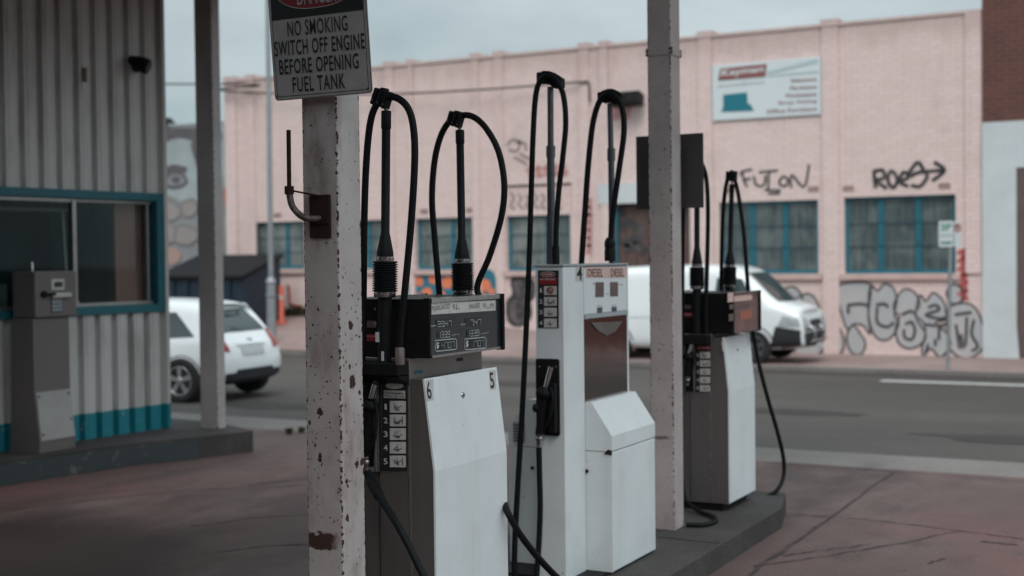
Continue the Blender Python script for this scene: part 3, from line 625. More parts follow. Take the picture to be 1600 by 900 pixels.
stroke(m_, [(945, 178), (962, 172), (985, 176)], 0.2, PINKSPRAY); stroke(m_, [(945, 190), (965, 180), (982, 184)], 0.16, PINKSPRAY, off=-0.008)
m_.build('faded_red_graffiti', pb)
m_ = MB()
for k in range(6): stroke(m_, [(1496, 396 + k * 13), (1510, 390 + k * 13), (1503, 402 + k * 13), (1513, 400 + k * 13)], 0.07, REDSPRAY, off=-0.008)
m_.build('red_graffiti_scrawl', pb)
m_ = MB()
for s_ in ([(965, 355), (985, 348), (1000, 362), (985, 380), (970, 372)], [(975, 390), (995, 384), (1008, 396)], [(962, 335), (976, 330)]): stroke(m_, s_, 0.2, BLKSPRAY, fn=onY(FAC + 0.13), off=0)
m_.build('dark_graffiti_scrawl', pb)

# advertising board on the pink wall
bd = thing('wall_sign', (-7.69, FAC - 0.04, 4.5), 'white advertising board with red heading and teal drawing on pink wall', 'sign')
fb = onY(FAC - 0.06)
BOARDWHITE = material('sign_white', (0.62, 0.68, 0.69), 0.5, col2=(0.55, 0.6, 0.62), scale=2)
SIGNRED = material('sign_maroon', (0.24, 0.07, 0.065), 0.5); SIGNTEAL = material('sign_teal', (0.008, 0.16, 0.21), 0.5); SIGNGREY = material('sign_grey_lettering', (0.30, 0.28, 0.28), 0.5); SIGNPALE = material('sign_pale_stripe', (0.42, 0.53, 0.54), 0.5)
m_ = MB(); m_.box((-8.78, FAC - 0.05, 4.5), (-6.6, FAC - 0.001, 5.6), BOARDWHITE); m_.build('panel', bd)
Zb = lambda pts: zmap(1100, 80, 7.5, pts)
m_ = MB(); m_.quad_at(fb, Zb([(190, 205), (735, 150), (718, 290), (165, 340)]), SIGNRED)
m_.text_at('Keyman', onY(FAC - 0.064), *Zb([(200, 318), (700, 262)]), 13, BOARDWHITE, 0.02, 0.15)
m_.text_at('OFFICE FURNITURE', fb, *Zb([(165, 350), (720, 310)]), 3.2, SIGNGREY); m_.build('heading', bd)
m_ = MB(); m_.text_at('new and used office furniture', fb, *Zb([(165, 425), (715, 375)]), 4.5, SIGNGREY); m_.build('lettering', bd)
for (s_, x0, y) in (('Selections', 1020, 365), ('Partitions', 1010, 455), ('Workstations', 950, 545), ('Shop Fitting', 870, 635), ('Office Furniture', 735, 730)):
    m_ = MB(); m_.text_at(s_, fb, *Zb([(x0, y), (1320, y - (1320 - x0) * 0.06)]), 6, SIGNRED, 0.01); m_.build('lettering', bd)
m_ = MB(); m_.quad_at(fb, Zb([(225, 510), (505, 482), (510, 610), (545, 625), (585, 695), (200, 710), (225, 650)]), SIGNTEAL); m_.build('desk_emblem', bd)
m_ = MB(); m_.quad_at(fb, Zb([(740, 240), (1330, 85), (1330, 130), (740, 270)]), SIGNPALE); m_.quad_at(onY(FAC - 0.058), Zb([(740, 285), (1340, 225), (1340, 250), (740, 300)]), SIGNPALE); m_.build('stripe', bd)

# floodlight on the grey bay
c = fa((985, 157)); fl = thing('wall_floodlight', (c.x, FAC, c.z), 'black floodlight box on the stained pale bay of the pink wall', 'light')
m_ = MB(); m_.box((c.x - 0.32, FAC - 0.42, c.z - 0.13), (c.x + 0.36, FAC - 0.12, c.z + 0.12), BLACK, ((c.x, FAC - 0.27, c.z), Matrix.Rotation(R(-12), 3, 'X'))); m_.build('housing', fl, None, 0.02)
m_ = MB(); m_.tube([(c.x, FAC - 0.002, c.z + 0.02), (c.x, FAC - 0.14, c.z + 0.02)], 0.03, BLACK); m_.build('bracket', fl)

# overhead wire
m_ = MB(); W = [(-60, 24.2, 8.6)] + [fa(p) + Vector((0, -0.25, 0)) for p in ((256, 133), (345, 142), (415, 147), (600, 149), (760, 142))] + [fa((921, 128)) + Vector((0, -0.08, 0))]
m_.tube(spline(W, 6) + [fa((922, 131)) + Vector((0, -0.06, 0)), fa((923, 160)) + Vector((0, -0.06, 0))], 0.02, BLACK, 6); tag(m_.build('overhead_wire', None, (-11, FAC - 0.08, 5)), 'thin black overhead wire sagging along the top of the pink wall', 'wire')

# ------------------------------------------------------------------ brick building at the right with the roller door
rb = thing('shop_building', (0, FAC, -0.2), 'dark red brick building with white painted ground floor and brown roller door', 'building')
m_ = MB(); m_.box((-3.655, FAC - 0.02, 4.16), (7.5, FAC + 9, 9.5), REDBRICK); m_.build('upper_wall', rb)
m_ = MB(); m_.box((-3.655, FAC - 0.05, -0.3), (-3.07, FAC + 0.3, 3.32), CHALK); m_.box((-3.655, FAC - 0.05, 3.32), (7.5, FAC + 0.3, 4.16), CHALK); m_.box((2.4, FAC - 0.05, -0.3), (7.5, FAC + 0.3, 3.32), REDBRICK)
m_.prism([(-3.65, FAC - 0.06, -0.2), (-3.02, FAC - 0.06, -0.2), (-3.07, FAC - 0.06, 0.5), (-3.65, FAC - 0.06, 0.5)], (0, 0.009, 0), CHALK)
m_.build('ground_floor_wall', rb)
BROWNPIER = material('dark_brown_pier', (0.12, 0.085, 0.08), 0.7, col2=(0.08, 0.058, 0.055), scale=4)
m_ = MB(); m_.box((-3.068, FAC - 0.03, -0.3), (-2.75, FAC + 0.3, 3.318), BROWNPIER); m_.build('pier', rb)
SHUT = material('brown_roller_shutter', (0.05, 0.034, 0.033), 0.5, 0.2, col2=(0.035, 0.026, 0.026), scale=3)
m_ = MB(); vs = []; n_ = 42
for k in range(n_ * 2 + 1):
    z = -0.25 + 3.57 * k / (n_ * 2); y = FAC + 0.14 + (0.022 if k % 2 else 0); vs += [(-2.75, y, z), (2.4, y, z)]
m_.add(vs, [(2 * k, 2 * k + 1, 2 * k + 3, 2 * k + 2) for k in range(n_ * 2)], SHUT); m_.build('roller_door', rb)

# ------------------------------------------------------------------ mural wall at the left
MW = 26.1; fm_ = onY(MW)
mw = thing('mural_wall', (-25, MW, 0), 'grey wall with a painted face mural and bubble lettering behind the kiosk', 'wall')
MURALBASE = material('mural_grey', (0.25, 0.265, 0.27), 0.8, col2=(0.15, 0.155, 0.16), scale=1.2)
MBLUE = material('mural_pale_blue', (0.36, 0.41, 0.42), 0.8, col2=(0.20, 0.23, 0.24), scale=1.1); MURALLINE = material('mural_dark_grey', (0.17, 0.155, 0.155), 0.8, col2=(0.26, 0.235, 0.235), scale=3); MDARK = material('mural_charcoal', (0.09, 0.09, 0.10), 0.8, col2=(0.15, 0.12, 0.12), scale=3); MWARM = material('mural_warm_grey', (0.29, 0.265, 0.26), 0.8, col2=(0.19, 0.17, 0.17), scale=1.5)
m_ = MB(); top_ = fm_((262, 196)).z; m_.box((-34, MW, -0.3), (-21.31, MW + 0.3, top_), MURALBASE); m_.build('wall', mw)
m_ = MB()
blob(m_, [(240, 262), (262, 222), (300, 214), (326, 240), (330, 290), (300, 318), (262, 305), (240, 300)], MBLUE, None, fn=fm_)
blob(m_, [(230, 215), (255, 202), (300, 200), (345, 205), (338, 232), (312, 224), (280, 216), (255, 226), (235, 250)], MDARK, None, fn=fm_, off=-0.005)
blob(m_, [(300, 222), (330, 226), (336, 262), (316, 276), (305, 252)], MDARK, None, fn=fm_, off=-0.007)
blob(m_, [(258, 284), (268, 270), (284, 272), (292, 284), (280, 292), (264, 292)], MURALBASE, MDARK, 0.09, fn=fm_, off=-0.009)
blob(m_, [(268, 280), (275, 275), (283, 280), (276, 288)], MDARK, None, fn=fm_, off=-0.012)
stroke(m_, [(256, 270), (270, 262), (292, 266)], 0.16, MDARK, fm_, -0.012)
m_.build('face_mural', mw)
m_ = MB()
for k, (x, y, w_, h_) in enumerate(((262, 330, 30, 32), (290, 326, 26, 34), (258, 366, 28, 34), (288, 368, 34, 36), (318, 345, 24, 40))):
    blob(m_, [(x + w_ * random.uniform(.36, .62) * math.cos(a * .785) + 4, y + h_ * random.uniform(.36, .62) * math.sin(a * .785)) for a in range(8)], MWARM, MURALLINE, 0.05, fn=fm_, off=-0.014 - 0.002 * k)
blob(m_, [(345, 196), (372, 200), (372, 286), (350, 290)], MBLUE, None, fn=fm_, off=-0.004)
blob(m_, [(350, 296), (374, 290), (374, 330), (356, 330)], material('mural_rust_orange', (0.40, 0.13, 0.08), 0.8), None, fn=fm_, off=-0.005)
blob(m_, [(354, 334), (370, 330), (372, 368), (356, 368)], GRYSPRAY, None, fn=fm_, off=-0.006)
blob(m_, [(258, 392), (270, 386), (284, 396), (276, 412), (260, 410)], material('mural_peach', (0.36, 0.24, 0.20), 0.8, col2=(0.3, 0.25, 0.24), scale=3), None, fn=fm_, off=-0.03)
m_.build('bubble_graffiti', mw)
c = fm_((263, 190)); ml = thing('roof_lamp', (c.x, MW + 0.1, top_), 'small black lamp on the top edge of the mural wall', 'light')
m_ = MB(); m_.prism([(c.x - 0.25, MW - 0.1, top_ + 0.06), (c.x + 0.12, MW - 0.1, top_ + 0.04), (c.x - 0.02, MW - 0.1, top_ + 0.2), (c.x - 0.25, MW - 0.1, top_ + 0.24)], (0, 0.25, 0), BLACK); m_.build('head', ml)
m_ = MB(); m_.tube([(c.x - 0.1, MW + 0.05, top_), (c.x - 0.1, MW + 0.05, top_ + 0.08)], 0.03, BLACK); m_.build('stem', ml)

# dumpster in front of the mural wall
DY = 23.0; fd = onY(DY); q0, q1 = fd((250, 430)).x, fd((381, 430)).x
dz = path_z(q0, DY); du = thing('dumpster', ((q0 + q1) / 2, DY + 0.6, dz), 'dark blue waste dumpster with sloping black lid behind the white car', 'dumpster')
BLUEBIN = material('dark_blue_steel', (0.006, 0.022, 0.042), 0.5, col2=(0.01, 0.014, 0.02), scale=4); LIDBLK = material('black_lid', (0.009, 0.009, 0.011), 0.7, col2=(0.02, 0.02, 0.02), scale=5, spec=0.2)
zt = fd((300, 436)).z; zt2 = fd((300, 412)).z
m_ = MB(); m_.prism([(q0, DY, dz + 0.12), (q0, DY + 1.3, dz + 0.12), (q0, DY + 1.3, zt2 + 0.1), (q0, DY, zt)], (q1 - q0, 0, 0), BLUEBIN)
for k in range(1, 6): m_.box((q0 + (q1 - q0) * k / 6 - 0.04, DY - 0.05, dz + 0.2), (q0 + (q1 - q0) * k / 6 + 0.04, DY - 0.002, zt - 0.03), BLUEBIN)
m_.build('bin_body', du, None, 0.01)
m_ = MB(); m_.prism([(q0 - 0.05, DY - 0.1, zt + 0.004), (q0 - 0.05, DY + 1.36, zt2 + 0.13), (q0 - 0.05, DY + 1.36, zt2 + 0.2), (q0 - 0.05, DY - 0.1, zt + 0.08)], (q1 - q0 + 0.1, 0, 0), LIDBLK); m_.build('lid', du, None, 0.01)
for sx in (q0 + 0.25, q1 - 0.25):
    for yy in (DY + 0.2, DY + 1.1): m_ = MB(); m_.lathe((sx - 0.03, yy, dz + 0.07), XX, [(0.07, 0), (0.07, 0.06)], RUBBER, 12); m_.build('caster', du)

# ================================================================== KIOSK
PL = 0.2                                     # top of the raised plinth
m_ = MB(); pts = [(-7.955, 9.74), (-8.147, 9.176), (-8.434, 8.604), (-8.62, 7.374), (-8.78, 5.2), (-10.9, 5.2), (-10.9, 10.3), (-8.72, 10.12)]
m_.prism([(x, y, 0) for x, y in pts][::-1], (0, 0, PL), CONCRETE_DK); structure(m_.build('plinth', None, (0, 0, 0), 0.02, 3))
OLDPAINT = material('flaking_blue_grey_paint', (0.038, 0.048, 0.051), 0.6, col2=(0.20, 0.185, 0.175), scale=7, contrast=(0.57, 0.63), detail=8, bump=0.3, bscale=12)
m_ = MB(); q = [Vector((x, y, 0)) for x, y in pts[1:5]]
for a, b in zip(q, q[1:]):
    t_ = (b - a).normalized(); nrm = Vector((-t_.y, t_.x, 0)); nrm = nrm if nrm.x > 0 else -nrm
    m_.add([a + nrm * .004 + ZZ * .005, b + nrm * .004 + ZZ * .005, b + nrm * .004 + ZZ * (PL - .022), a + nrm * .004 + ZZ * (PL - .022)], [(0, 1, 2, 3)], OLDPAINT)
structure(m_.build('painted_kerb_face', None, (0, 0, 0)))
KO = Vector((-8.87, 9.603, 0)); KD = Vector((-0.10351, -0.99463, 0)); KN = Vector((0.99463, -0.10351, 0))
def K(s, z, off=0.0): return KO + KD * s + KN * off + ZZ * z
kq = thing('kiosk', K(1.6, PL, -0.8), 'grey corrugated kiosk with teal framed sliding window and teal painted base', 'kiosk')
WS0, WS1, WZ0, WZ1 = 0.05, 3.2, 1.325, 2.455
def corrugated(s0, s1, z0, z1):
    m = MB(); prof = [(0.0, 0.0)]; s = 0.055; prof = [(s0, 0.004)]
    while s < s1 - 0.05:
        prof += [(s - 0.022, 0.0), (s - 0.008, -0.05), (s + 0.038, -0.05), (s + 0.05, 0.0)]
        mid = s + 0.119; prof += [(mid - 0.02, 0.0), (mid - 0.012, 0.004), (mid + 0.012, 0.004), (mid + 0.02, 0.0)]
        s += 0.19
    prof.append((s1, 0.0))
    vs = []
    for (a, o) in prof: vs += [K(a, z0, o), K(a, z1, o)]
    m.add(vs, [(2 * i, 2 * i + 1, 2 * i + 3, 2 * i + 2) for i in range(len(prof) - 1)], CORRUGATED)
    return m
def kbox(m, s0, s1, z0, z1, o0, o1, mat):
    P = [K(s, z, o) for z in (z0, z1) for o in (o0, o1) for s in (s0, s1)]
    m.add(P, [(0, 2, 3, 1), (4, 5, 7, 6), (0, 1, 5, 4), (2, 6, 7, 3), (0, 4, 6, 2), (1, 3, 7, 5)], mat); return m
corrugated(0.03, 4.2, WZ1 + 0.002, 4.5).build('upper_wall', kq); corrugated(0.03, 4.2, PL, WZ0 - 0.002).build('lower_wall', kq)
m_ = MB(); kbox(m_, -0.012, 0.028, PL, 4.5, -0.12, 0.012, CORRUGATED); m_.build('corner_trim', kq)
KWALL = material('kiosk_lining', (0.10, 0.095, 0.09), 0.7, col2=(0.06, 0.06, 0.06), scale=2)
m_ = MB(); kbox(m_, -0.01, 0.03, PL, 4.5, -1.7, -0.122, CORRUGATED); kbox(m_, 0.03, 4.2, PL, 4.5, -1.74, -1.7, KWALL); kbox(m_, 4.2, 4.24, PL, 4.5, -1.74, 0, CORRUGATED)
kbox(m_, 0.03, 4.2, PL, PL + 0.02, -1.7, -0.06, KWALL); kbox(m_, 0.03, 4.2, 2.75, 2.8, -1.7, -0.06, KWALL); kbox(m_, 0.04, 4.19, PL + .03, WZ0 - 0.01, -0.09, -0.05, KWALL); m_.build('room_walls', kq)
m_ = MB(); kbox(m_, WS0 - 0.005, WS1, WZ1 - 0.075, WZ1, -0.1, 0.02, TEAL); kbox(m_, WS0 - 0.005, WS1, WZ0, WZ0 + 0.075, -0.1, 0.025, TEAL); kbox(m_, WS0 - 0.005, WS0 + 0.075, WZ0 + 0.076, WZ1 - 0.076, -0.1, 0.018, TEAL)
wf = m_.build('window_frame', kq, None, 0.004)
m_ = MB(); za, zb = WZ0 + 0.078, WZ1 - 0.078
kbox(m_, 0.16, 0.185, za, zb, -0.09, -0.06, ALU); kbox(m_, 1.02, 1.06, za, zb, -0.07, -0.02, ALU); kbox(m_, 0.13, 1.02, zb - 0.025, zb, -0.09, -0.05, ALU); kbox(m_, 0.13, 1.02, za, za + 0.03, -0.09, -0.05, ALU); kbox(m_, 1.06, 3.1, zb - 0.03, zb, -0.07, -0.03, ALU); kbox(m_, 1.06, 3.1, za, za + 0.03, -0.07, -0.03, ALU); m_.build('sliding_sash', wf)
KGLASS = glass('kiosk_glass', (0.80, 0.86, 0.87), 0.22)
m_ = MB(); kbox(m_, 0.185, 1.02, za + 0.03, zb - 0.025, -0.078, -0.073, KGLASS); kbox(m_, 1.06, 3.1, za + 0.03, zb - 0.03, -0.053, -0.048, KGLASS); m_.build('pane', wf)
PARTITION = material('brown_partition', (0.62, 0.29, 0.22), 0.7, col2=(0.46, 0.21, 0.16), scale=2)
kp = onplane(K(0, 0, -0.45), KN)
def kpx(p, off): v = onplane(K(0, 0, off), KN)(p) - KO; return v.dot(KD), v.z
m_ = MB(); a = kpx((179, 322), -0.17); b = kpx((222, 468), -0.17); kbox(m_, b[0], a[0], WZ0 + 0.05, 2.40, -0.21, -0.17, PARTITION); m_.build('partition', kq)
m_ = MB()
for (p0, p1, w_) in (((-20, 325), (106, 328), 0.03), ((97, 330), (103, 425), 0.022)):
    a = kpx(p0, -0.5); b = kpx(p1, -0.5); P, Q = K(a[0], a[1], -0.5), K(b[0], b[1], -0.5)
    m_.tube([P, Q], w_, ALU, 4)
m_.build('inner_screen_frame', kq)
m_ = MB(); TEALDIM = material('dim_teal_cupboard', (0.03, 0.075, 0.085), 0.5, col2=(0.02, 0.05, 0.055), scale=3)
kbox(m_, 0.7, 1.0, 1.2, 2.1, -1.5, -1.3, TEALDIM); kbox(m_, 0.62, 0.95, PL + .03, 1.62, -0.95, -0.7, TEALDIM); kbox(m_, 1.5, 3.0, PL + .03, 1.95, -1.65, -1.4, TEALDIM); kbox(m_, 0.2, 3.9, 1.18, 1.22, -0.6, -0.12, KWALL); m_.build('cupboard', kq)
m_ = MB(); kbox(m_, 1.62, 2.2, 1.222, 1.62, -0.34, -0.2, ALU); kbox(m_, 0.86, 1.0, 1.222, 1.45, -0.3, -0.2, CREAM); m_.build('counter_rack', kq)

# fittings on the kiosk wall
c = K(0.334, 3.63); bf = thing('wall_lamp', tuple(c), 'small black lamp fitting on the shaded upper corrugated wall of the kiosk', 'lamp')
m_ = MB(); m_.lathe(c + KN * 0.004, KN, [(0.05, 0), (0.05, 0.03), (0.03, 0.05), (0.03, 0.12)], BLACK, 14); m_.build('base', bf)
m_ = MB(); m_.lathe(c + KN * 0.12 + ZZ * 0.02 + KD * 0.06, (KN - ZZ * 0.5 - KD * 0.6), [(0.035, -0.1), (0.07, 0.0), (0.075, 0.09), (0.06, 0.1)], BLACK, 14); m_.build('lamp_head', bf)
m_ = MB(); kbox(m_, 0.90, 0.95, 3.43, 3.56, 0.006, 0.012, material('brown_plate', (0.14, 0.06, 0.05), 0.6, col2=(0.08, 0.04, 0.035), scale=20)); tag(m_.build('wall_plate', None, tuple(K(0.925, 3.49))), 'tiny reddish brown plate on a rib of the kiosk wall', 'plate')

# payment terminal on the plinth
TERM = material('terminal_grey', (0.17, 0.145, 0.138), 0.5, 0.1, col2=(0.16, 0.14, 0.135), scale=5, bump=0.05); TERMLT = material('terminal_light_plate', (0.40, 0.38, 0.37), 0.4, 0.2, col2=(0.31, 0.29, 0.28), scale=5)
xt = -8.69
tm = thing('payment_terminal', (xt - 0.12, 8.02, PL), 'grey free standing terminal with a boxy keypad head in front of the kiosk window', 'terminal')
prof = [(xt - 0.30, PL), (xt + 0.05, PL), (xt + 0.052, PL + 0.1), (xt, 0.725), (xt, 1.34), (xt - 0.24, 1.34)]
m_ = MB(); m_.prism([(x, 7.80, z) for x, z in prof], (0, 0.39, 0), TERM); m_.build('pedestal', tm, None, 0.008)
m_ = MB(); m_.box((xt - 0.24, 7.805, 1.345), (xt + 0.025, 8.262, 1.732), TERM); hd_ = m_.build('keypad_box', tm, None, 0.008)
xf = xt + 0.026; tf = onX(xf)
m_ = MB(); m_.quad_at(tf, [(80, 436), (100, 436), (100, 453), (80, 453)], CREAM, 0.004); m_.quad_at(tf, [(84, 441), (97, 440), (97, 448), (84, 449)], LCD, 0.007); m_.build('display', hd_)
m_ = MB(); a, b = tf((80, 479)), tf((97, 466)); m_.box((xf, a.y, a.z - 0.05), (xf + 0.006, b.y, b.z), GREYTUBE)
for i in range(3):
    for j in range(4): m_.box((xf + 0.006, a.y + 0.008 + i * (b.y - a.y - .01) / 3, a.z - 0.04 + j * 0.033), (xf + 0.01, a.y + 0.008 + (i + .7) * (b.y - a.y - .01) / 3, a.z - 0.04 + j * 0.033 + 0.022), PALE_GREY)
m_.build('keypad', hd_)
m_ = MB(); a, b = tf((79, 465)), tf((107, 457)); m_.box((xf, a.y, a.z), (xf + 0.04, b.y, b.z), CREAM); m_.build('card_slot', hd_, None, 0.006)
m_ = MB(); c = tf((68, 460)); m_.lathe(c, XX, [(0.03, 0), (0.03, 0.02), (0.018, 0.03)], BLACK, 12); m_.tube([c + XX * .02, c + XX * 0.035 + YY * 0.1], 0.012, BLACK, 8); m_.build('lock_handle', hd_)
m_ = MB(); m_.lathe((xt - 0.03, 7.83, 1.732), ZZ, [(0.012, 0), (0.012, 0.07), (0.008, 0.08)], CHROME, 8); m_.build('aerial', hd_)
m_ = MB(); n_ = Vector((0.473, 0, 0.052)).normalized()
def tp(y, z): return Vector((xt + 0.052 * (0.725 - z) / 0.425 + 0.003, y, z))
m_.prism([tp(7.815, 0.715), tp(8.185, 0.715), tp(8.185, 0.31), tp(7.815, 0.31)], (0.004, 0, 0), TERMLT)
for (y, z) in ((7.84, 0.68), (8.16, 0.68), (7.84, 0.36), (8.16, 0.46)): m_.lathe(tp(y, z) + XX * 0.004, XX, [(0.012, 0), (0.01, 0.006)], GREYTUBE, 8)
m_.build('access_plate', tm)

# ================================================================== POSTS
def post(name_, x, y, wx, wy, z0, mat, label, extra=None):
    p = thing('canopy_post', (x, y, z0), label, 'post', 'white steel posts under the canopy')
    m = MB(); m.box((x - wx / 2, y - wy / 2, z0), (x + wx / 2, y + wy / 2, 4.556), mat); m.build('tube', p, None, 0.006, 3)
    m = MB(); m.box((x - wx / 2 - .05, y - wy / 2 - .05, 4.535), (x + wx / 2 + .05, y + wy / 2 + .05, 4.558), mat); m.build('top_plate', p)
    return p
RUSTPOST = material('rusty_post_enamel', (0.52, 0.465, 0.45), 0.5, col2=(0.41, 0.345, 0.33), scale=3.5, amount=0.9, extra=rust_post(0.0798, 0.0755, 1.0, [(0.584, 0.640, 1.0)]))
SPOTPOST = material('spotted_post_enamel', (0.52, 0.45, 0.435), 0.5, col2=(0.40, 0.33, 0.32), scale=3.5, amount=0.9, extra=rust_post(0.075, 0.08, 0.25, [(0.555, 0.575, 0.7)]))
OLDPOST = material('old_post_enamel', (0.46, 0.42, 0.415), 0.5, col2=(0.38, 0.33, 0.325), scale=3, amount=0.9, extra=rust_post(0.105, 0.06, 0.12, None))
post('', -2.855 - 0.0798, 4.0755, 0.1596, 0.151, 0.13, RUSTPOST, 'rust speckled white steel post that carries the danger sign and bent conduit')
p2 = post('', -2.866 - 0.075, 7.457 + 0.08, 0.15, 0.16, 0.13, SPOTPOST, 'white steel post with a grey plate behind it, standing right after the diesel pump')
m_ = MB(); m_.box((-2.866 - 0.158, 7.45, 3.015), (-2.866 + 0.008, 7.625, 3.06), SPOTPOST); m_.build('joint_collar', p2)
p3 = post('', -8.47, 9.772, 0.21, 0.12, PL, OLDPOST, 'white steel post on the raised plinth beside the kiosk corner')
m_ = MB(); m_.box((-8.57, 9.70, PL), (-8.36, 9.84, PL + 0.012), OLDPOST); m_.build('base_plate', p3)

# rusted conduit bracket on the near post
cb = thing('conduit_bracket', (-2.92, 3.99, 1.95), 'rusted iron plate with a bent conduit pipe on the face of the speckled post', 'pipe')
pf = onY(3.994); a, b = pf((484, 305)), pf((517, 371))
m_ = MB(); m_.box((a.x, 3.988, b.z), (b.x, 3.9995, a.z), RUST); m_.box((a.x + .004, 3.982, b.z + 0.05), (b.x - .004, 3.988, b.z + 0.07), RUST); m_.build('plate', cb, None, 0.003)
P = [pf(p) for p in ((500, 341), (492, 342), (482, 337), (471, 323), (467, 308), (466, 296))]
P = [p + YY * d for p, d in zip(P, (-0.0, -0.035, -0.05, -0.055, -0.055, -0.055))]
m_ = MB(); m_.tube(spline(P, 5), 0.0125, material('scuffed_conduit', (0.10, 0.07, 0.06), 0.5, 0.5, col2=(0.32, 0.28, 0.26), scale=40, contrast=(0.5, 0.62)), 12); m_.build('elbow', cb)
m_ = MB(); tp2 = pf((465, 205)) - YY * 0.055; m_.tube([P[-1] - ZZ * 0.01, tp2], 0.0085, RUST, 10); m_.tube([P[-1] - ZZ * 0.02, P[-1] + ZZ * 0.01], 0.018, RUST, 10); m_.build('rod', cb)
m_ = MB(); m_.tube([pf((470, 299)) - YY * 0.05, pf((500, 306)) - YY * 0.01], 0.004, RUST, 6); m_.build('strap', cb)

# danger sign
SIGNFACE = material('grimy_sign_face', (0.40, 0.375, 0.37), 0.5, col2=(0.20, 0.185, 0.18), scale=5, contrast=(0.4, 0.75), stretch=(1, 1, 1.6), bump=0.03)
SIGNRED2 = material('dark_sign_red', (0.22, 0.018, 0.022), 0.45, col2=(0.16, 0.015, 0.018), scale=8)
TILT = R(5)
SO = PY(430, 158, 3.955); ex = (PY(582, 145, 3.955) - SO).normalized(); ey = Vector((-0.006, -math.sin(TILT), math.cos(TILT))); ey = (ey - ex * ey.dot(ex)).normalized(); sn = ey.cross(ex); sn = sn if sn.y < 0 else -sn
sfn = onplane(SO, sn); SW = (PY(582, 145, 3.955) - SO).length; SH = SW * 1.34
def S(u, v, o=0.0): return SO + ex * u + ey * v + sn * o
dg = thing('danger_sign', tuple(S(SW / 2, 0)), 'grimy white danger sign with black lettering about smoking, fixed to the speckled post', 'sign')
m_ = MB(); m_.prism([S(x, y, -0.004) for x, y in rounded(SW, SH, 0.016)], sn * 0.004, ALU); pnl = m_.build('panel', dg)
m_ = MB(); m_.poly([S(0.004 + x, 0.004 + y, 0.0012) for x, y in rounded(SW - 0.008, SH - 0.008, 0.013)], SIGNFACE)
m_.ribbon([S(0.014 + x, 0.014 + y, 0.002) for x, y in rounded(SW - 0.028, SH - 0.028, 0.008)], 0.0022, sn, INK, True)
vdl = (sfn((422, 31.5)) - SO).dot(ey); vdr = (sfn((574, 16)) - SO).dot(ey); vd = (vdl + vdr) / 2
m_.poly([S(0.014, vd, 0.0026), S(SW - 0.014, vd, 0.0026), S(SW - 0.014, SH - 0.014, 0.0026), S(0.014, SH - 0.014, 0.0026)], INK)
ocy = vd + (SH - 0.014 - vd) * 0.5; ory = (SH - 0.014 - vd) * 0.5 - 0.028; orx = SW * 0.445
el = lambda k, o: [S(SW / 2 + math.copysign(abs(math.cos(a)) ** 0.8, math.cos(a)) * orx * k, ocy + math.copysign(abs(math.sin(a)) ** 0.9, math.sin(a)) * ory * k, o) for a in [2 * math.pi * i / 48 for i in range(48)]]
m_.poly(el(1.0, 0.0034), SIGNRED2); m_.ribbon(el(1.0, 0.004), 0.003, sn, SIGNFACE, True)
for (s_, x0, y0, x1, y1, h, bo) in (('NO SMOKING', 203, 230, 577, 192, 96, .003), ('SWITCH OFF ENGINE', 122, 355, 685, 304, 95, .011), ('BEFORE OPENING', 152, 469, 647, 428, 95, .011), ('FUEL TANK', 235, 578, 562, 553, 95, .011)):
    m_.text_at(s_, sfn, (400 + x0 / 4, y0 / 4), (400 + x1 / 4, y1 / 4), h / 4, INK, bo, lift=0.0035, gap=1.12)
m_.text_at('DANGER', sfn, (466, 8.5), (527, 2.2), 25, SIGNFACE, 0.008, lift=0.005)
m_.build('face', pnl)
for (u, v) in ((0.016, 0.016), (SW - 0.016, 0.016)): m_ = MB(); m_.lathe(S(u, v, 0.001), sn, [(0.006, 0), (0.005, 0.004)], CHROME, 10); m_.build('screw', pnl)
m_ = MB(); m_.box((-3.0, 3.972, SO.z + 0.05), (-2.86, 3.999, SO.z + 0.09), ALU); m_.box((-3.0, 3.9, SO.z + 0.4), (-2.86, 3.999, SO.z + 0.44), ALU); m_.build('fixing_rail', dg)

# back of a sign on the middle post
gs = onY(7.665); BACK = material('dull_sign_back', (0.085, 0.075, 0.073), 0.6, 0.3, col2=(0.06, 0.052, 0.05), scale=6)
a, b = gs((993.5, 213.5)), gs((1099.5, 324.5))
t = thing('plate_sign', ((a.x + b.x) / 2, 7.63, b.z), 'dark grey rectangular sign plate on the far side of the middle post', 'sign')
m_ = MB(); m_.box((a.x, 7.665, b.z), (b.x, 7.672, a.z), BACK); m_.build('plate', t, None, 0.002)
m_ = MB(); m_.box((-3.0, 7.62, a.z - 0.1), (-2.88, 7.665, a.z - 0.07), BACK); m_.box((-3.0, 7.62, b.z + 0.07), (-2.88, 7.665, b.z + 0.1), BACK); m_.build('fixing_rail', t)

# ================================================================== PUMPS
PUMPS = 'fuel pumps on the concrete island'
def seg7(m, O, ey_, ez_, w, h, digit, mat):
    on = {'0': 'abcdef', '1': 'bc', '2': 'abged', '3': 'abgcd', '4': 'fgbc', '5': 'afgcd', '6': 'afgedc', '7': 'abc', '8': 'abcdefg', '9': 'abcdfg'}[digit]; t = h * 0.085
    def r(u0, v0, u1, v1): m.poly([O + ey_ * u0 + ez_ * v0, O + ey_ * u1 + ez_ * v0, O + ey_ * u1 + ez_ * v1, O + ey_ * u0 + ez_ * v1], mat)
    g = t * .3
    for c in on:
        if c == 'a': r(t, h - t, w - t, h)
        if c == 'g': r(t, h / 2 - t / 2, w - t, h / 2 + t / 2)
        if c == 'd': r(t, 0, w - t, t)
        if c == 'f': r(0, h / 2 + g, t, h - g)
        if c == 'b': r(w - t, h / 2 + g, w, h - g)
        if c == 'e': r(0, g, t, h / 2 - g)
        if c == 'c': r(w - t, g, w, h / 2 - g)
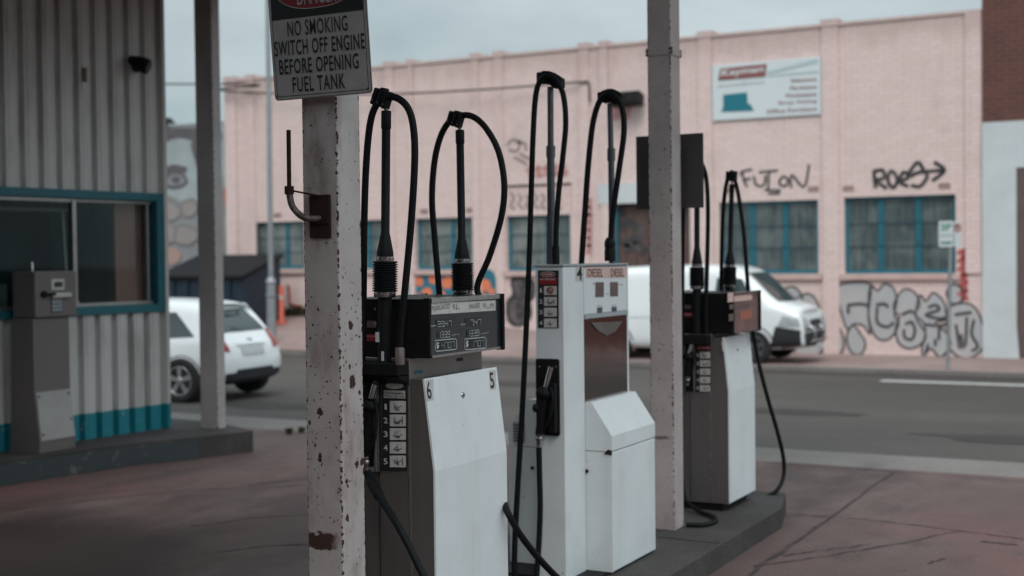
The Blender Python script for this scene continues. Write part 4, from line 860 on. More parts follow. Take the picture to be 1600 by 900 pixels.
def digits_at(m, fn, p0, p1, hpx, s, mat, lift=0.003):
    a, b = fn(p0), fn(p1); e = (b - a); c = fn((p0[0], p0[1] - hpx)) - a; n = len(s.replace('.', '')); w = e.length / (n + (n - 1) * 0.25); e = e.normalized(); ez_ = c - e * c.dot(e); h = ez_.length; ez_ = ez_.normalized()
    nrm = e.cross(ez_); nrm = nrm if nrm.dot(EYE - a) > 0 else -nrm; k = 0
    for ch in s:
        if ch == '.':
            o = a + e * (k * 1.25 * w - 0.2 * w) + nrm * lift; m.poly([o, o + e * w * .16, o + e * w * .16 + ez_ * w * .16, o + ez_ * w * .16], mat); continue
        seg7(m, a + e * (k * 1.25 * w) + nrm * lift, e, ez_, w, h, ch, mat); k += 1

def hose_mast(root, B, T, ys, rad, flavour='bellows'):
    """ys: fractions of the length at which ring / bellows / cone / sleeve change; rad: radii"""
    ax = (T - B); Ln = ax.length; ax = ax.normalized()
    rt, rring, rb, rc, r1, rs = rad; y_ring, y_b, y_c0, y_c1, y_s = [y * Ln for y in ys]
    m = MB()
    m.lathe(B, ax, [(rt, 0), (rt, y_ring)], BLACK, 18)
    m.lathe(B, ax, [(rc, y_c0 + 0.004), (rc, y_c0 + 0.018), (rc * 0.93, y_c0 + 0.03), (r1 * 1.12, y_c1), (r1, y_c1 + 0.004), (r1, y_s)], BLACK, 18)
    m.lathe(B, ax, [(r1, y_s), (rs * .96, y_s + 0.003), (rs, y_s + 0.006), (rs, Ln - 0.004), (rs * 0.9, Ln)], RUBBER, 18)
    mast = m.build('hose_mast', root)
    m = MB(); m.lathe(B, ax, [(rring * .85, y_ring - 0.008), (rring, y_ring - 0.006), (rring, y_ring + 0.014)], CHROME, 22); m.build('clamp_ring', mast); m = MB(); m.lathe(B, ax, [(rc * 1.02, y_c0 - 0.012), (rc * 1.04, y_c0 - 0.01), (rc * 1.04, y_c0 + 0.003)], CHROME, 22); m.build('clamp_ring', mast)
    m = MB(); pr = []; n = 13; z0, z1 = y_ring + 0.0145, y_c0 - 0.0125
    for k in range(n):
        z = z0 + (z1 - z0) * k / n; dz_ = (z1 - z0) / n; pr += [(rb * 0.83, z), (rb * 0.99, z + dz_ * .3), (rb, z + dz_ * 0.45), (rb * 0.99, z + dz_ * .6), (rb * 0.83, z + dz_ * .9)]
    m.lathe(B, ax, pr, RUBBER, 22); m.build('bellows', mast)
    return mast, ax
def hose_clamp(root, c, ang, s, neck):
    q = Matrix.Rotation(ang, 3, 'Y'); m = MB()
    for k, (o, tall) in enumerate(((-0.37, 0.42), (0.0, 0.55), (0.37, 0.46))):
        a = Vector((o - 0.115, -0.32, -0.5)) * s; b = Vector((o + 0.115, 0.32, tall)) * s
        m.box(c + a, c + b, BLACK, (c, q))
    m.box(c + Vector((-0.44, -0.2, -0.4)) * s, c + Vector((0.44, 0.2, 0.0)) * s, BLACK, (c, q))
    cl = m.build('hose_clamp', root, None, s * 0.07, 2)
    m = MB()
    for o in (-0.36, 0.0, 0.36):
        p = c + q @ (Vector((o, -0.30, -0.28)) * s); m.lathe(p, -YY, [(s * 0.055, -0.004), (s * 0.055, s * 0.03), (s * 0.03, s * 0.05)], GREYTUBE, 8)
    m.build('bolt', cl); m = MB(); m.tube([neck, c + (c - neck) * -0.1], s * 0.09, GREYTUBE, 8); m.build('neck', cl)
def hose(root, pts, r, name='hose'):
    m = MB(); m.tube(spline(pts, 7), r, RUBBER, 12); return m.build(name, root)

def panel_sheet(m, fn, zx, x0, x1, y0, y1, cells, header):
    """instruction strip: black board with numbered picture squares; coordinates through zx into photo pixels"""
    Q = lambda a, b, c, d: [zx(a, b), zx(c, b), zx(c, d), zx(a, d)]
    m.quad_at(fn, Q(x0, y0, x1, y1), INK, 0.003)
    for k, (a, b, c, d, lab) in enumerate(cells):
        m.quad_at(fn, Q(a, b, c, d), CREAM, 0.0045)
        w, h = c - a, d - b
        sk = [[(.25, .7), (.4, .45), (.55, .6), (.45, .8)], [(.2, .3), (.4, .65), (.8, .4)], [(.3, .2), (.3, .75), (.7, .75)], [(.15, .6), (.5, .7), (.85, .5)], [(.5, .2), (.45, .6), (.6, .8)]]
        for j in range(3):
            st = sk[(k + j) % 5]; P = [fn(zx(a + w * (.1 + .8 * u), b + h * v)) for u, v in st]; nn = (P[1] - P[0]).cross(fn(zx(a, d)) - P[0]).normalized(); nn = nn if nn.dot(EYE - P[0]) > 0 else -nn
            m.ribbon([p + nn * (0.006 + 0.0005 * j) for p in spline(P, 4)], 0.0022, nn, INK)
        if k in (1, 4): m.quad_at(fn, Q(a + w * .78, b + h * .15, a + w * .82, b + h * .85), INK, 0.007)
        if lab: m.text_at(lab, fn, zx(*lab_pos(a, b, c, d, x0, 0, lab)), zx(*lab_pos(a, b, c, d, x0, 1, lab)), (d - b) * 0.5 * (zx(0, 1)[1] - zx(0, 0)[1]), PALEINK, 0.01, lift=0.005)
def lab_pos(a, b, c, d, x0, e, lab):
    gap = a - x0; wid = gap * (0.28 if lab == '1' else 0.5); l = x0 + (gap - wid) / 2; return (l + (wid if e else 0), d - (d - b) * 0.25)

def nozzle(root, fn, spout, body, guard, swivel, s, ball=None):
    m = MB(); m.tube(spline([fn(p) for p in body], 5), s, RUBBER, 12)
    m.lathe(fn(body[0]) , (fn(body[0]) - fn(body[1])), [(s * 1.3, -s * 1.2), (s * 1.75, -s * .6), (s * 1.7, 0), (s * 1.1, s * .8)], RUBBER, 16)
    nz_ = m.build('nozzle', root)
    m = MB(); m.tube(spline([fn(p) for p in spout], 5), s * 0.55, CHROME, 10); m.build('spout', nz_)
    m = MB(); m.tube(spline([fn(p) - YY * 0.012 for p in guard], 5), s * 0.3, BLACK, 8); m.build('lever_guard', nz_)
    if ball: m = MB(); m.lathe(fn(ball) - YY * 0.03, YY, [(s * .3, 0), (s * .85, s * .4), (s * .95, s), (s * .6, s * 1.8)], BLACK, 14); m.build('latch_knob', nz_)
    a, b = fn(swivel[0]), fn(swivel[1]); d = b - a; h = d.length
    m = MB(); m.lathe(a, d, [(s * .8, 0), (s * .8, h * .2), (s * .62, h * .22), (s * .78, h * .3), (s * .78, h * .5), (s * .5, h * .55), (s * .5, h)], CHROME, 14); m.build('swivel', nz_)
    return nz_

def steel_pump(root, y0, y1, zb, zcr, zdt, zhb, zht, xh, xd=-2.75, xdt=-2.796, xc=-2.866, xm=-2.975, pan_pink=False):
    mir = lambda x: 2 * xm - x
    yc1 = y1 - 0.01
    m = MB(); m.box((mir(xc), y0, zb + 0.05), (xc, yc1, zhb), STEEL)
    m.prism([(xc + 0.001, y0 + .004, zb + 0.052), (xd - .008, y0 + .004, zb + 0.052), (xd - .008, y0 + .004, zcr), (xdt - .008, y0 + .004, zdt - .004), (xc + 0.001, y0 + .004, zdt - .004)], (0, yc1 - y0 - 0.008, 0), STEEL)
    m.prism([(mir(xc) - 0.001, y0 + .004, zb + 0.052), (mir(xd) + .008, y0 + .004, zb + 0.052), (mir(xd) + .008, y0 + .004, zcr), (mir(xdt) + .008, y0 + .004, zdt - .004), (mir(xc) - 0.001, y0 + .004, zdt - .004)], (0, yc1 - y0 - 0.008, 0), STEEL)
    body = m.build('body', root, None, 0.004)
    m = MB(); m.box((mir(xc) - 0.06, y0 + 0.02, zb), (xc + 0.06, yc1 - 0.02, zb + 0.05), BLACK); m.build('base', root)
    for f in ((lambda x: x), mir):
        m = MB(); o = 0.009 if f(1) == 1 else -0.009
        prof = [(f(xd - 0.0075), zb + 0.058), (f(xd - .0075), zcr), (f(xdt - .0075), zdt), (f(xdt - .0075) + o, zdt), (f(xd - .0075) + o, zcr), (f(xd - .0075) + o, zb + 0.058)]
        m.prism([(x, y0 - 0.003, z) for x, z in prof], (0, yc1 - y0 + 0.006, 0), WHITE); m.build('door', root, None, 0.003)
    # end panel lines, collar under the head
    m = MB(); m.box((xc - 0.012, y0 - 0.003, zb + 0.06), (xc - 0.009, y0 - 0.0005, zhb - 0.02), CHROME); m.box((xc - 0.155, y0 - 0.003, zb + 0.055), (xc - 0.153, y0 - 0.0005, zcr - 0.02), BLACK); m.build('trim_strip', root)
    # head
    m = MB(); m.box((mir(xh) + 0.03, y0 + 0.002, zhb + 0.001), (xh - 0.03, y1, zht - .004), BLACK)
    for f in ((lambda x: x), mir):
        xa, xb = sorted((f(xh - 0.03) , f(xh)))
        m.box((xa, y0, zhb + 0.001), (xb, y0 + 0.012, zht), BLACK); m.box((xa, y1 - 0.014, zhb - 0.004), (xb + (0.012 if f(1) == 1 else 0), y1 + .004, zht + .001), BLACK)
    head = m.build('head', root, None, 0.003)
    for f in ((lambda x: x), mir):
        xa, xb = sorted((f(xh - 0.029), f(xh + 0.003)))
        m = MB(); m.box((xa, y0 + 0.013, zht - 0.02), (xb, y1 - 0.015, zht - 0.001), CHROME); m.box((xa, y0 + 0.013, zhb + 0.002), (xb, y1 - 0.015, zhb + 0.012), CHROME); m.build('display_frame', head)
        m = MB(); xa, xb = sorted((f(xh - 0.029), f(xh - 0.004))); m.box((xa, y0 + 0.013, zhb + 0.0125), (xb, y1 - 0.015, zht - 0.0205), PINKGLASS if pan_pink else DISPLAYGLASS)
        m.build('display', head)
    return head
PINKGLASS = material('pink_reflection_display', (0.26, 0.16, 0.145), 0.18, col2=(0.13, 0.095, 0.09), scale=7, spec=0.9, contrast=(0.4, 0.6))  # pink reflection painted into the display colour

# ---- nearest pump (numbers 6 and 5)
Y0, Y1, XH = 4.496, 5.108, -2.767
f1 = thing('fuel_pump', (-2.975, 4.8, 0.13), 'steel fuel pump with white door numbered 6 and 5 and a dark unleaded display', 'fuel pump', PUMPS)
head1 = steel_pump(f1, Y0, Y1, 0.13, 0.944, 1.316, 1.398, 1.642, XH)
# display face
df = onX(XH - 0.003); Zd = lambda x, y: (560 + x / 6.43, 440 + y / 6.43)
m = MB(); m.quad_at(df, [Zd(732, 215), Zd(1376, 188), Zd(1376, 290), Zd(732, 332)], CREAM, 0.001)
for (s_, x0_, y0_, x1_, y1_, h) in (('PS', 734, 298, 762, 296, 48), ('UNLEADED', 768, 290, 916, 268, 48), ('91', 945, 288, 985, 282, 60), ('octane', 970, 281, 1012, 276, 16), ('UNLEADED', 1112, 275, 1216, 258, 46), ('91', 1250, 276, 1284, 270, 56), ('octane', 1284, 272, 1308, 269, 14), ('PS', 1318, 272, 1362, 266, 50)):
    m.text_at(s_, df, Zd(x0_, y0_), Zd(x1_, y1_), h / 6.43, INK, -0.012, 0.1, lift=0.002)
m.build('product_label', head1)
m = MB()
for (x, amt, vol) in ((0, '47.07', '39.47'), (296, '17.07', '7.47')):
    o = -0.05 * x
    m.quad_at(df, [Zd(778 + x, 385 + o), Zd(942 + x, 376 + o), Zd(942 + x, 448 + o), Zd(778 + x, 462 + o)], LCD, 0.001)
    m.text_at('Litres', df, Zd(728 + x, 455 + o), Zd(775 + x, 450 + o), 3.6, PALEINK, lift=0.002)
    n = len(vol) - 1; a_ = 930 - n * 36
    digits_at(m, df, Zd(a_ + x, 456 + o), Zd(930 + x, 448 + o), 9.0, vol, PALEINK)
    m.quad_at(df, [Zd(790 + x, 500 + o), Zd(920 + x, 492 + o), Zd(920 + x, 560 + o), Zd(790 + x, 572 + o)], LCD, 0.001)
    digits_at(m, df, Zd(795 + x, 570 + o), Zd(912 + x, 558 + o), 10, '133.9', PALEINK)
    m.text_at('cents per litre', df, Zd(930 + x, 548 + o), Zd(1010 + x, 536 + o), 2.6, PALEINK, lift=0.002)
    q_ = [Zd(768 + x, 592 + o), Zd(966 + x, 574 + o), Zd(982 + x, 588 + o), Zd(984 + x, 668 + o), Zd(972 + x, 680 + o), Zd(782 + x, 700 + o), Zd(768 + x, 686 + o)]
    P = [df(p) + XX * 0.002 for p in q_]; m.ribbon(P, 0.003, XX, PALEINK, True)
    m.text_at('$', df, Zd(778 + x, 678 + o), Zd(808 + x, 674 + o), 10.5, PALEINK, 0.02, lift=0.002)
    m.quad_at(df, [Zd(818 + x, 600 + o), Zd(968 + x, 588 + o), Zd(970 + x, 666 + o), Zd(818 + x, 684 + o)], LCD, 0.001)
    digits_at(m, df, Zd(830 + x, 674 + o), Zd(962 + x, 660 + o), 9.5, amt, PALE_GREY)
m.build('readout', head1)
# end of the head: labels
hf = onY(Y0 - 0.0015); m = MB(); m.quad_at(hf, [(569, 522), (590, 522), (590, 533), (569, 533)], REDLABEL); m.quad_at(hf, [(569, 501), (588, 501), (588, 512), (569, 512)], BROWNWIN)
m.text_at('NO SMOKING', hf, (571, 526.5), (589, 526.5), 2.2, PALEINK, lift=0.002); m.text_at('0', hf, (585, 508), (588.5, 508), 5, PALEINK, lift=.002); m.text_at('0', hf, (585, 485), (588, 485), 4, PALEINK, lift=.002); m.build('end_label', head1)
# neck under the head and vents
m = MB(); nf = onX(-2.8655); m.quad_at(nf, [(714, 559.5), (723, 558.5), (723, 563.5), (714, 564.5)], INK, 0.002); m.quad_at(nf, [(648, 579), (660, 577.5), (660, 583), (648, 584.5)], TEAL, 0.002); m.build('vent_slot', f1)
m = MB(); m.box((-3.08, Y0 - 0.085, 1.33), (-2.868, Y0 - 0.001, 1.385), BLACK); m.prism([(-3.08, Y0 - .085, 1.329), (-3.08, Y0 - .001, 1.329), (-3.08, Y0 - .001, 1.29)], (0.212, 0, 0), BLACK); m.build('hose_shelf', f1, None, 0.006)
# door furniture
dn = Vector((0.372, 0, 0.046)).normalized(); dfn = onplane(Vector((-2.7945, Y0, 1.316)), dn)
for (st, dg_, a, b, h) in (([(665, 593.5), (677, 592), (677.5, 625.5), (667, 627)], '6', (667.8, 624), (674.6, 623), 28), ([(764, 579.4), (774.3, 578), (775.2, 608), (766, 609.4)], '5', (766.4, 607.2), (772.6, 606.4), 25)):
    m = MB(); m.quad_at(dfn, st, CREAM, 0.001); m.text_at(dg_, dfn, a, b, h, INK, 0.012, lift=0.002); m.build('number_sticker', f1)
m = MB(); c = dfn((723, 617)); m.lathe(c, dn, [(0.013, 0), (0.013, 0.003), (0.009, 0.006)], CHROME, 14); m.lathe(c + dn * .006, dn, [(0.0055, 0), (0.0055, 0.001)], INK, 10); m.build('lock', f1)
# instruction strip on the end
Zi = lambda x, y: (560 + x / 4.5, 560 + y / 4.5); ef = onY(Y0 - 0.002)
m = MB(); panel_sheet(m, ef, Zi, 170, 345, 155, 788, [(225, 298 + 96 * k, 338, 380 + 96 * k, str(k + 1)) for k in range(5)], None)
P = [ef(Zi(258 + 64 * math.cos(a), 192 + 23 * math.sin(a))) + Vector((0, -0.005, 0)) for a in [2 * math.pi * i / 24 for i in range(24)]]; m.poly(P, CREAM)
m.quad_at(ef, [Zi(183, 222), Zi(333, 226), Zi(333, 282), Zi(183, 276)], CREAM, 0.0045); m.text_at('STOP ENGINE BEFORE', ef, Zi(190, 250), Zi(328, 255), 3.0, INK, 0.01, lift=0.006); m.text_at('OPENING FUEL TANK', ef, Zi(190, 270), Zi(328, 275), 3.0, INK, 0.01, lift=0.006)
m.build('instruction_panel', f1)
m = MB(); a, b = ef((553, 592)), ef((596, 736)); m.box((a.x, Y0 - 0.012, b.z), (b.x, Y0 - 0.001, a.z), BLACK); m.box((b.x - 0.012, Y0 - 0.04, b.z), (b.x, Y0 - 0.012, a.z), STEEL); m.box((a.x, Y0 - 0.05, b.z), (b.x - 0.012, Y0 - 0.012, b.z + 0.02), STEEL); m.build('nozzle_boot', f1, None, 0.003)
YN = Y0 - 0.055; nfn = onY(YN)
nozzle(f1, nfn, [(586, 600), (583, 610), (580, 622)], [(579, 632), (576, 655), (573, 690), (571, 712)], [(588, 622), (591, 650), (587, 690), (576, 708)], [(571, 712), (573, 738)], 0.022)
YM = Y0 - 0.056; mf = onY(YM); px = 0.00262
B, T = mf((600.5, 566)), mf((603.5, 173)); LP = 566 - 173.0; fy = lambda y: (566 - y) / LP
hose_mast(f1, B, T, [fy(461), fy(408), fy(402), fy(366), fy(202)], (0.0285, 0.0445, 0.052, 0.0345, 0.0178, 0.0205))
hose_clamp(f1, mf((597, 153)), R(22), 0.075, T)
m = MB(); a = mf((597, 526)); m.box((a.x - 0.012, YM - 0.031, a.z - 0.02), (a.x + 0.006, YM - 0.0293, a.z + 0.02), PALEINK); m.build('torn_sticker', f1); m = MB(); a = mf((605, 556)); m.box((a.x - 0.008, YM - 0.031, a.z - 0.018), (a.x + 0.004, YM - 0.0293, a.z + 0.02), PALEINK); m.build('torn_sticker', f1)
hf1 = onY(YM - 0.01)
pts = [hf1(p) for p in ((625, 562), (626, 520), (634, 440), (643, 340), (648, 250), (646, 200), (638, 170), (622, 154), (603, 152), (588, 164), (578, 195), (572, 260), (569, 350), (568, 450), (566, 560), (556, 680))]
pts += [PY(552, 800, YM - 0.03), PY(566, 905, YM - 0.06), PY(600, 965, YM - 0.10), PY(650, 980, YM - 0.16), PY(668, 925, YM - 0.17), PY(652, 880, YM - 0.16), PY(622, 822, YM - 0.13), PY(602, 790, YM - 0.09)]
hose(f1, pts, 0.0145)
m = MB(); P = [PY(602, 790, YM - 0.09), PY(590, 770, YM - 0.06), PY(580, 752, YM - 0.03), nfn((573, 738))]; m.tube(spline(P, 4), [0.0155] * 3 + [0.021] * 6 + [0.014] * 4, RUBBER, 12); m.build('hose_coupling', f1)
m = MB(); a = hf1((625, 562)); m.lathe(a, ZZ, [(0.02, -0.02), (0.02, 0.045), (0.016, 0.05)], BROWNWIN, 12); m.build('hose_outlet', f1)
# far hose of the nearest pump
YB = Y1 + 0.06; bf_ = onY(YB)
B, T = bf_((723.5, 484)), bf_((718.5, 203)); LP = 484 - 203.0; fy = lambda y: (484 - y) / LP
hose_mast(f1, B, T, [fy(459), fy(411), fy(406), fy(374), fy(225)], (0.028, 0.0445, 0.052, 0.0345, 0.0178, 0.0205))
hose_clamp(f1, bf_((712, 186)), R(20), 0.07, T)
hose(f1, [bf_(p) for p in ((752, 470), (746, 446), (765, 400), (783, 340), (788, 290), (780, 240), (762, 204), (742, 184), (722, 180), (704, 188), (689, 212), (679, 252), (675, 310), (679, 370), (684, 430), (690, 500), (700, 600), (720, 720))], 0.0145)
hose(f1, [PX(770, 760, -2.93), PX(785, 780, -2.80), PX(793, 800, -2.72), PX(812, 834, -2.69), PX(838, 868, -2.67), PX(868, 900, -2.65), PX(905, 935, -2.63), PX(925, 985, -2.62), PX(905, 1030, -2.63)], 0.0155)

# ---- farthest pump
Y0, Y1, XH = 8.156, 8.70, -2.714
f3 = thing('fuel_pump', (-2.975, 8.43, 0.13), 'steel fuel pump with pinkish display and a wide hanging hose loop at the island end', 'fuel pump', PUMPS)
head3 = steel_pump(f3, Y0, Y1, 0.13, 0.914, 1.268, 1.289, 1.56, XH, xdt=-2.787, pan_pink=True)
df = onX(XH - 0.003); Zp = lambda x, y: (1050 + x / 4.287, 430 + y / 4.287)
m = MB(); m.quad_at(df, [Zp(372, 118), Zp(535, 108), Zp(535, 165), Zp(372, 182)], PINKLABEL, 0.001); m.quad_at(df, [Zp(455, 245), Zp(535, 232), Zp(535, 285), Zp(455, 305)], material('orange_display_patch', (0.45, 0.16, 0.10), 0.3, col2=(0.3, 0.1, 0.08), scale=30), 0.001)  # orange patch on the display in plain colour
for q_ in ([Zp(385, 195), Zp(520, 182), Zp(520, 215), Zp(385, 228)], [Zp(380, 260), Zp(440, 255), Zp(440, 300), Zp(380, 310)]): m.quad_at(df, q_, BROWNWIN, 0.001)
m.build('product_label', head3)
hf = onY(Y0 - 0.0015); m = MB(); m.quad_at(hf, [Zp(72, 248), Zp(140, 248), Zp(140, 280), Zp(72, 280)], REDLABEL); m.text_at('NO SMOKING', hf, Zp(76, 270), Zp(136, 270), 3, PALEINK, lift=.002); m.quad_at(hf, [Zp(85, 200), Zp(130, 200), Zp(130, 225), Zp(85, 225)], BROWNWIN); m.build('end_label', head3)
ef = onY(Y0 - 0.002); m = MB(); panel_sheet(m, ef, Zp, 160, 262, 432, 782, [(188, 514 + 55.5 * k, 258, 556 + 55.5 * k, str(k + 1)) for k in range(5)], None)
m.quad_at(ef, [Zp(168, 438), Zp(258, 438), Zp(258, 464), Zp(168, 464)], REDLABEL, 0.0045); m.quad_at(ef, [Zp(168, 472), Zp(258, 472), Zp(258, 500), Zp(168, 500)], REDLABEL, 0.0045); m.text_at('DANGER', ef, Zp(180, 460), Zp(248, 460), 4, PALEINK, lift=.006); m.text_at('NO SMOKING', ef, Zp(175, 492), Zp(252, 492), 3, PALEINK, lift=.006); m.build('instruction_panel', f3)
m = MB(); a, b = ef((1072, 532)), ef((1088, 612)); m.box((a.x, Y0 - 0.012, b.z), (b.x, Y0 - 0.001, a.z), BLACK); m.box((b.x - 0.008, Y0 - 0.04, b.z), (b.x, Y0 - 0.012, a.z), STEEL); m.build('nozzle_boot', f3, None, 0.003)
m = MB(); m.box((-3.08, Y0 - 0.085, 1.225), (-2.868, Y0 - 0.001, 1.282), BLACK); m.build('hose_shelf', f3, None, 0.006)
nfn = onY(Y0 - 0.055); nozzle(f3, nfn, [(1081, 538), (1079, 545), (1077, 552)], [(1077, 556), (1076, 568), (1075, 580), (1075, 588)], [(1084, 550), (1085, 566), (1081, 584), (1076, 588)], [(1075, 588), (1074, 602)], 0.022)
m = MB(); dn = Vector((0.354, 0, 0.037)).normalized(); dfn = onplane(Vector((-2.7855, Y0, 1.268)), dn)
m.quad_at(dfn, [Zp(332, 445), Zp(350, 443), Zp(356, 510), Zp(340, 512)], CREAM, 0.001); m.quad_at(dfn, [Zp(503, 405), Zp(516, 403), Zp(520, 465), Zp(508, 467)], CREAM, 0.001); m.build('number_sticker', f3)
m = MB(); c = dfn((1152, 546)); m.lathe(c, dn, [(0.012, 0), (0.012, 0.003), (0.008, 0.006)], CHROME, 12); m.build('lock', f3)
YM = Y0 - 0.056; mf = onY(YM); B, T = mf((1089, 520)), mf((1089, 262)); fy = lambda y: (520 - y) / 258.0
hose_mast(f3, B, T, [fy(450), fy(418), fy(414), fy(388), fy(285)], (0.0285, 0.0445, 0.052, 0.0345, 0.0178, 0.0205))
hose_clamp(f3, mf((1088, 250)), R(10), 0.07, T)
hose(f3, [mf(p) - YY * 0.01 for p in ((1104, 520), (1104, 470), (1106, 400), (1107, 330), (1105, 285), (1100, 262), (1090, 248), (1078, 258), (1071, 290), (1068, 350), (1067, 450), (1066, 560), (1063, 680))] + [PZ(1068, 770, 0.25), PZ(1088, 796, 0.16), PZ(1112, 806, 0.148), PZ(1118, 814, 0.146), PZ(1100, 820, 0.146), PZ(1072, 820, 0.146)], 0.0145)
YB = Y1 + 0.06; bf_ = onY(YB); B, T = bf_((1139, 470)), bf_((1143.5, 288)); fy = lambda y: (470 - y) / 182.0
hose_mast(f3, B, T, [fy(448), fy(418), fy(414), fy(392), fy(300)], (0.0285, 0.0445, 0.05, 0.0345, 0.0165, 0.019))
hose_clamp(f3, bf_((1143, 275)), R(4), 0.075, T)
hose(f3, [bf_(p) for p in ((1127, 480), (1127, 445), (1128, 380), (1130, 330), (1134, 292), (1141, 273), (1149, 284), (1156, 318), (1163, 372), (1168, 440), (1174, 500))] + [PX(1184, 560, -2.75), PX(1199, 620, -2.70), PX(1214, 672, -2.66), PX(1224, 715, -2.64), PX(1224, 745, -2.64), PX(1214, 766, -2.66), PX(1199, 775, -2.72), PX(1183, 777, -2.80), PX(1165, 776, -2.9)], 0.0145)

# ---- diesel pump in the middle
f4 = thing('fuel_pump', (-2.99, 6.4, 0.13), 'tall white diesel pump numbered 4 with sloping lower boxes, between the other two', 'fuel pump', PUMPS)
XC, XL, XO, YA, YBX, YE, ZT = -2.91, -3.07, -2.76, 6.03, 6.28, 6.86, 1.764
m = MB(); m.box((XL, YA, 0.14), (XC, YBX - 0.003, ZT - 0.012), WHITE); m.build('hose_column', f4, None, 0.004)
m = MB(); m.box((XL + 0.01, YBX, 0.14), (XC - 0.006, YE, ZT - 0.012), PALE_GREY); m.build('body', f4, None, 0.003)
m = MB(); m.box((XL - 0.008, YA - 0.008, ZT - 0.011), (XC + 0.006, YE + 0.01, ZT), PALE_GREY); m.build('top_cover', f4, None, 0.003)
m = MB(); m.box((XL + 0.01, YE + 0.001, 0.14), (XC - 0.002, YE + 0.02, ZT - 0.012), WHITE); m.build('end_cheek', f4)
XF = XC - 0.0055; wf_ = onX(XF); Z4 = lambda x, y: (820 + x / 5.625, 400 + y / 5.625)
m = MB()
za = wf_(Z4(530, 545)).z; m.box((XF, YBX + 0.005, za + 0.02), (XF + 0.004, YE - 0.004, ZT - 0.02), WHITE)
m.box((XF, YBX + 0.003, za - 0.005), (XF + 0.012, YE - 0.002, za + 0.018), PALE_GREY)
pn4 = m.build('display_panel', f4, None, 0.002)
wf2 = onX(XF + 0.0055); m = MB(); m.quad_at(wf2, [Z4(536, 98), Z4(720, 98), Z4(720, 193), Z4(536, 193)], PINKLABEL); m.quad_at(wf2, [Z4(726, 98), Z4(898, 98), Z4(898, 193), Z4(726, 193)], PINKLABEL)
m.text_at('DIESEL', wf2, Z4(553, 182), Z4(686, 182), 12.5, INK, 0.0, lift=0.0015); m.text_at('DIESEL', wf2, Z4(754, 182), Z4(872, 180), 12.5, INK, 0.0, lift=0.0015); m.build('product_label', pn4)
for q_, mt in (([(620, 230), (696, 229), (696, 360), (620, 362)], BROWNWIN), ([(750, 229), (820, 228), (820, 354), (750, 356)], BROWNWIN), ([(636, 452), (682, 450), (682, 496), (636, 498)], GREYTUBE), ([(764, 447), (808, 445), (808, 490), (764, 492)], GREYTUBE)):
    m = MB(); m.quad_at(wf2, [Z4(*p) for p in q_], mt); m.build('counter_window', pn4)
m = MB()
for (s_, x0_, y0_, x1_, y1_, h) in (('$', 598, 250, 610, 250, 3), ('litres', 712, 338, 736, 337, 1.9), ('cents', 832, 258, 862, 257, 2), ('litres', 640, 442, 676, 441, 1.6), ('price', 768, 438, 802, 437, 1.6)): m.text_at(s_, wf2, Z4(x0_, y0_), Z4(x1_, y1_), h, INK, 0.01, lift=0.001)
m.build('panel_lettering', pn4)
cf = onX(XC + 0.0008); m = MB(); m.quad_at(cf, [Z4(447, 80), Z4(512, 80), Z4(512, 226), Z4(447, 226)], CREAM); m.text_at('4', cf, Z4(458, 212), Z4(503, 210), 22, INK, 0.02, lift=0.0015); m.build('number_sticker', f4)
m = MB(); m.box((XF, YBX + 0.004, 1.03), (XF + 0.003, YE - 0.003, za - 0.008), MIRROR); lo = m.build('steel_panel', f4)
wf3 = onX(XF + 0.004); m = MB(); m.prism([wf3(Z4(575, 585)), wf3(Z4(850, 575)), wf3(Z4(790, 660)), wf3(Z4(715, 698)), wf3(Z4(640, 660))][::-1], (0.006, 0, 0), STEEL); m.build('hood_flap', lo, None, 0.003)
for f, mt in ((lambda x: x, WHITE), (lambda x: XC + XL - 0.15 - x, PALE_GREY)):
    sg = 1 if f(1) == 1 else -1; c0 = XC - 0.004 if sg == 1 else XL + 0.004
    ztop = 1.035; zl, zj = 0.862, 0.78
    m = MB(); m.prism([(c0, YBX + 0.001, 0.145), (f(XO), YBX + 0.001, 0.145), (f(XO), YBX + 0.001, zj - 0.004), (c0, YBX + 0.001, zj - 0.004)], (0, YE + 0.02 - YBX, 0), WHITE); lb = m.build('lower_box', f4, None, 0.005)
    m = MB(); m.prism([(c0, YBX - 0.001, zj), (f(XO + 0.002), YBX - 0.001, zj), (f(XO + 0.002), YBX - 0.001, zl), (f(XO - 0.115), YBX - 0.001, ztop), (c0, YBX - 0.001, ztop)], (0, YE + 0.024 - YBX, 0), WHITE); ld = m.build('sloping_lid', lb, None, 0.005)
    if sg == 1:
        m = MB(); c = onY(YBX - 0.0015)((917, 736)); m.lathe(c, -YY, [(0.01, 0), (0.01, 0.006)], INK, 10); m.build('lock', lb)
        m = MB(); c = PX(953, 706, XO + 0.001)
        m.prism([Vector((XO - .045, YBX - 0.004, zj - 0.014)), Vector((XO + .003, YBX - 0.004, zj - 0.018)), Vector((XO + .003, YBX - 0.004, zj + 0.006)), Vector((XO - .02, YBX - 0.004, zj + 0.012))], (0, 0.002, 0), RUST); m.build('rust_patch', lb)
    else:
        m = MB(); m.box((f(XO - 0.03), YBX - 0.006, zj + 0.02), (f(XO - 0.10), YBX - 0.0015, zj + 0.13), PALE_GREY)
        for k in range(6): m.box((f(XO - 0.034), YBX - 0.009, zj + 0.026 + k * 0.017), (f(XO - 0.096), YBX - 0.006, zj + 0.032 + k * 0.017), GREYTUBE)
        m.build('louvre', ld)
        m = MB(); c = onY(YBX - 0.0015)((832, 731)); m.lathe(c, -YY, [(0.01, 0), (0.01, 0.006)], INK, 10); m.build('lock', lb)
m = MB(); m.box((XL - 0.27, YA + 0.03, 0.13), (XO - 0.03, YE - 0.01, 0.142), BLACK); m.build('base', f4)
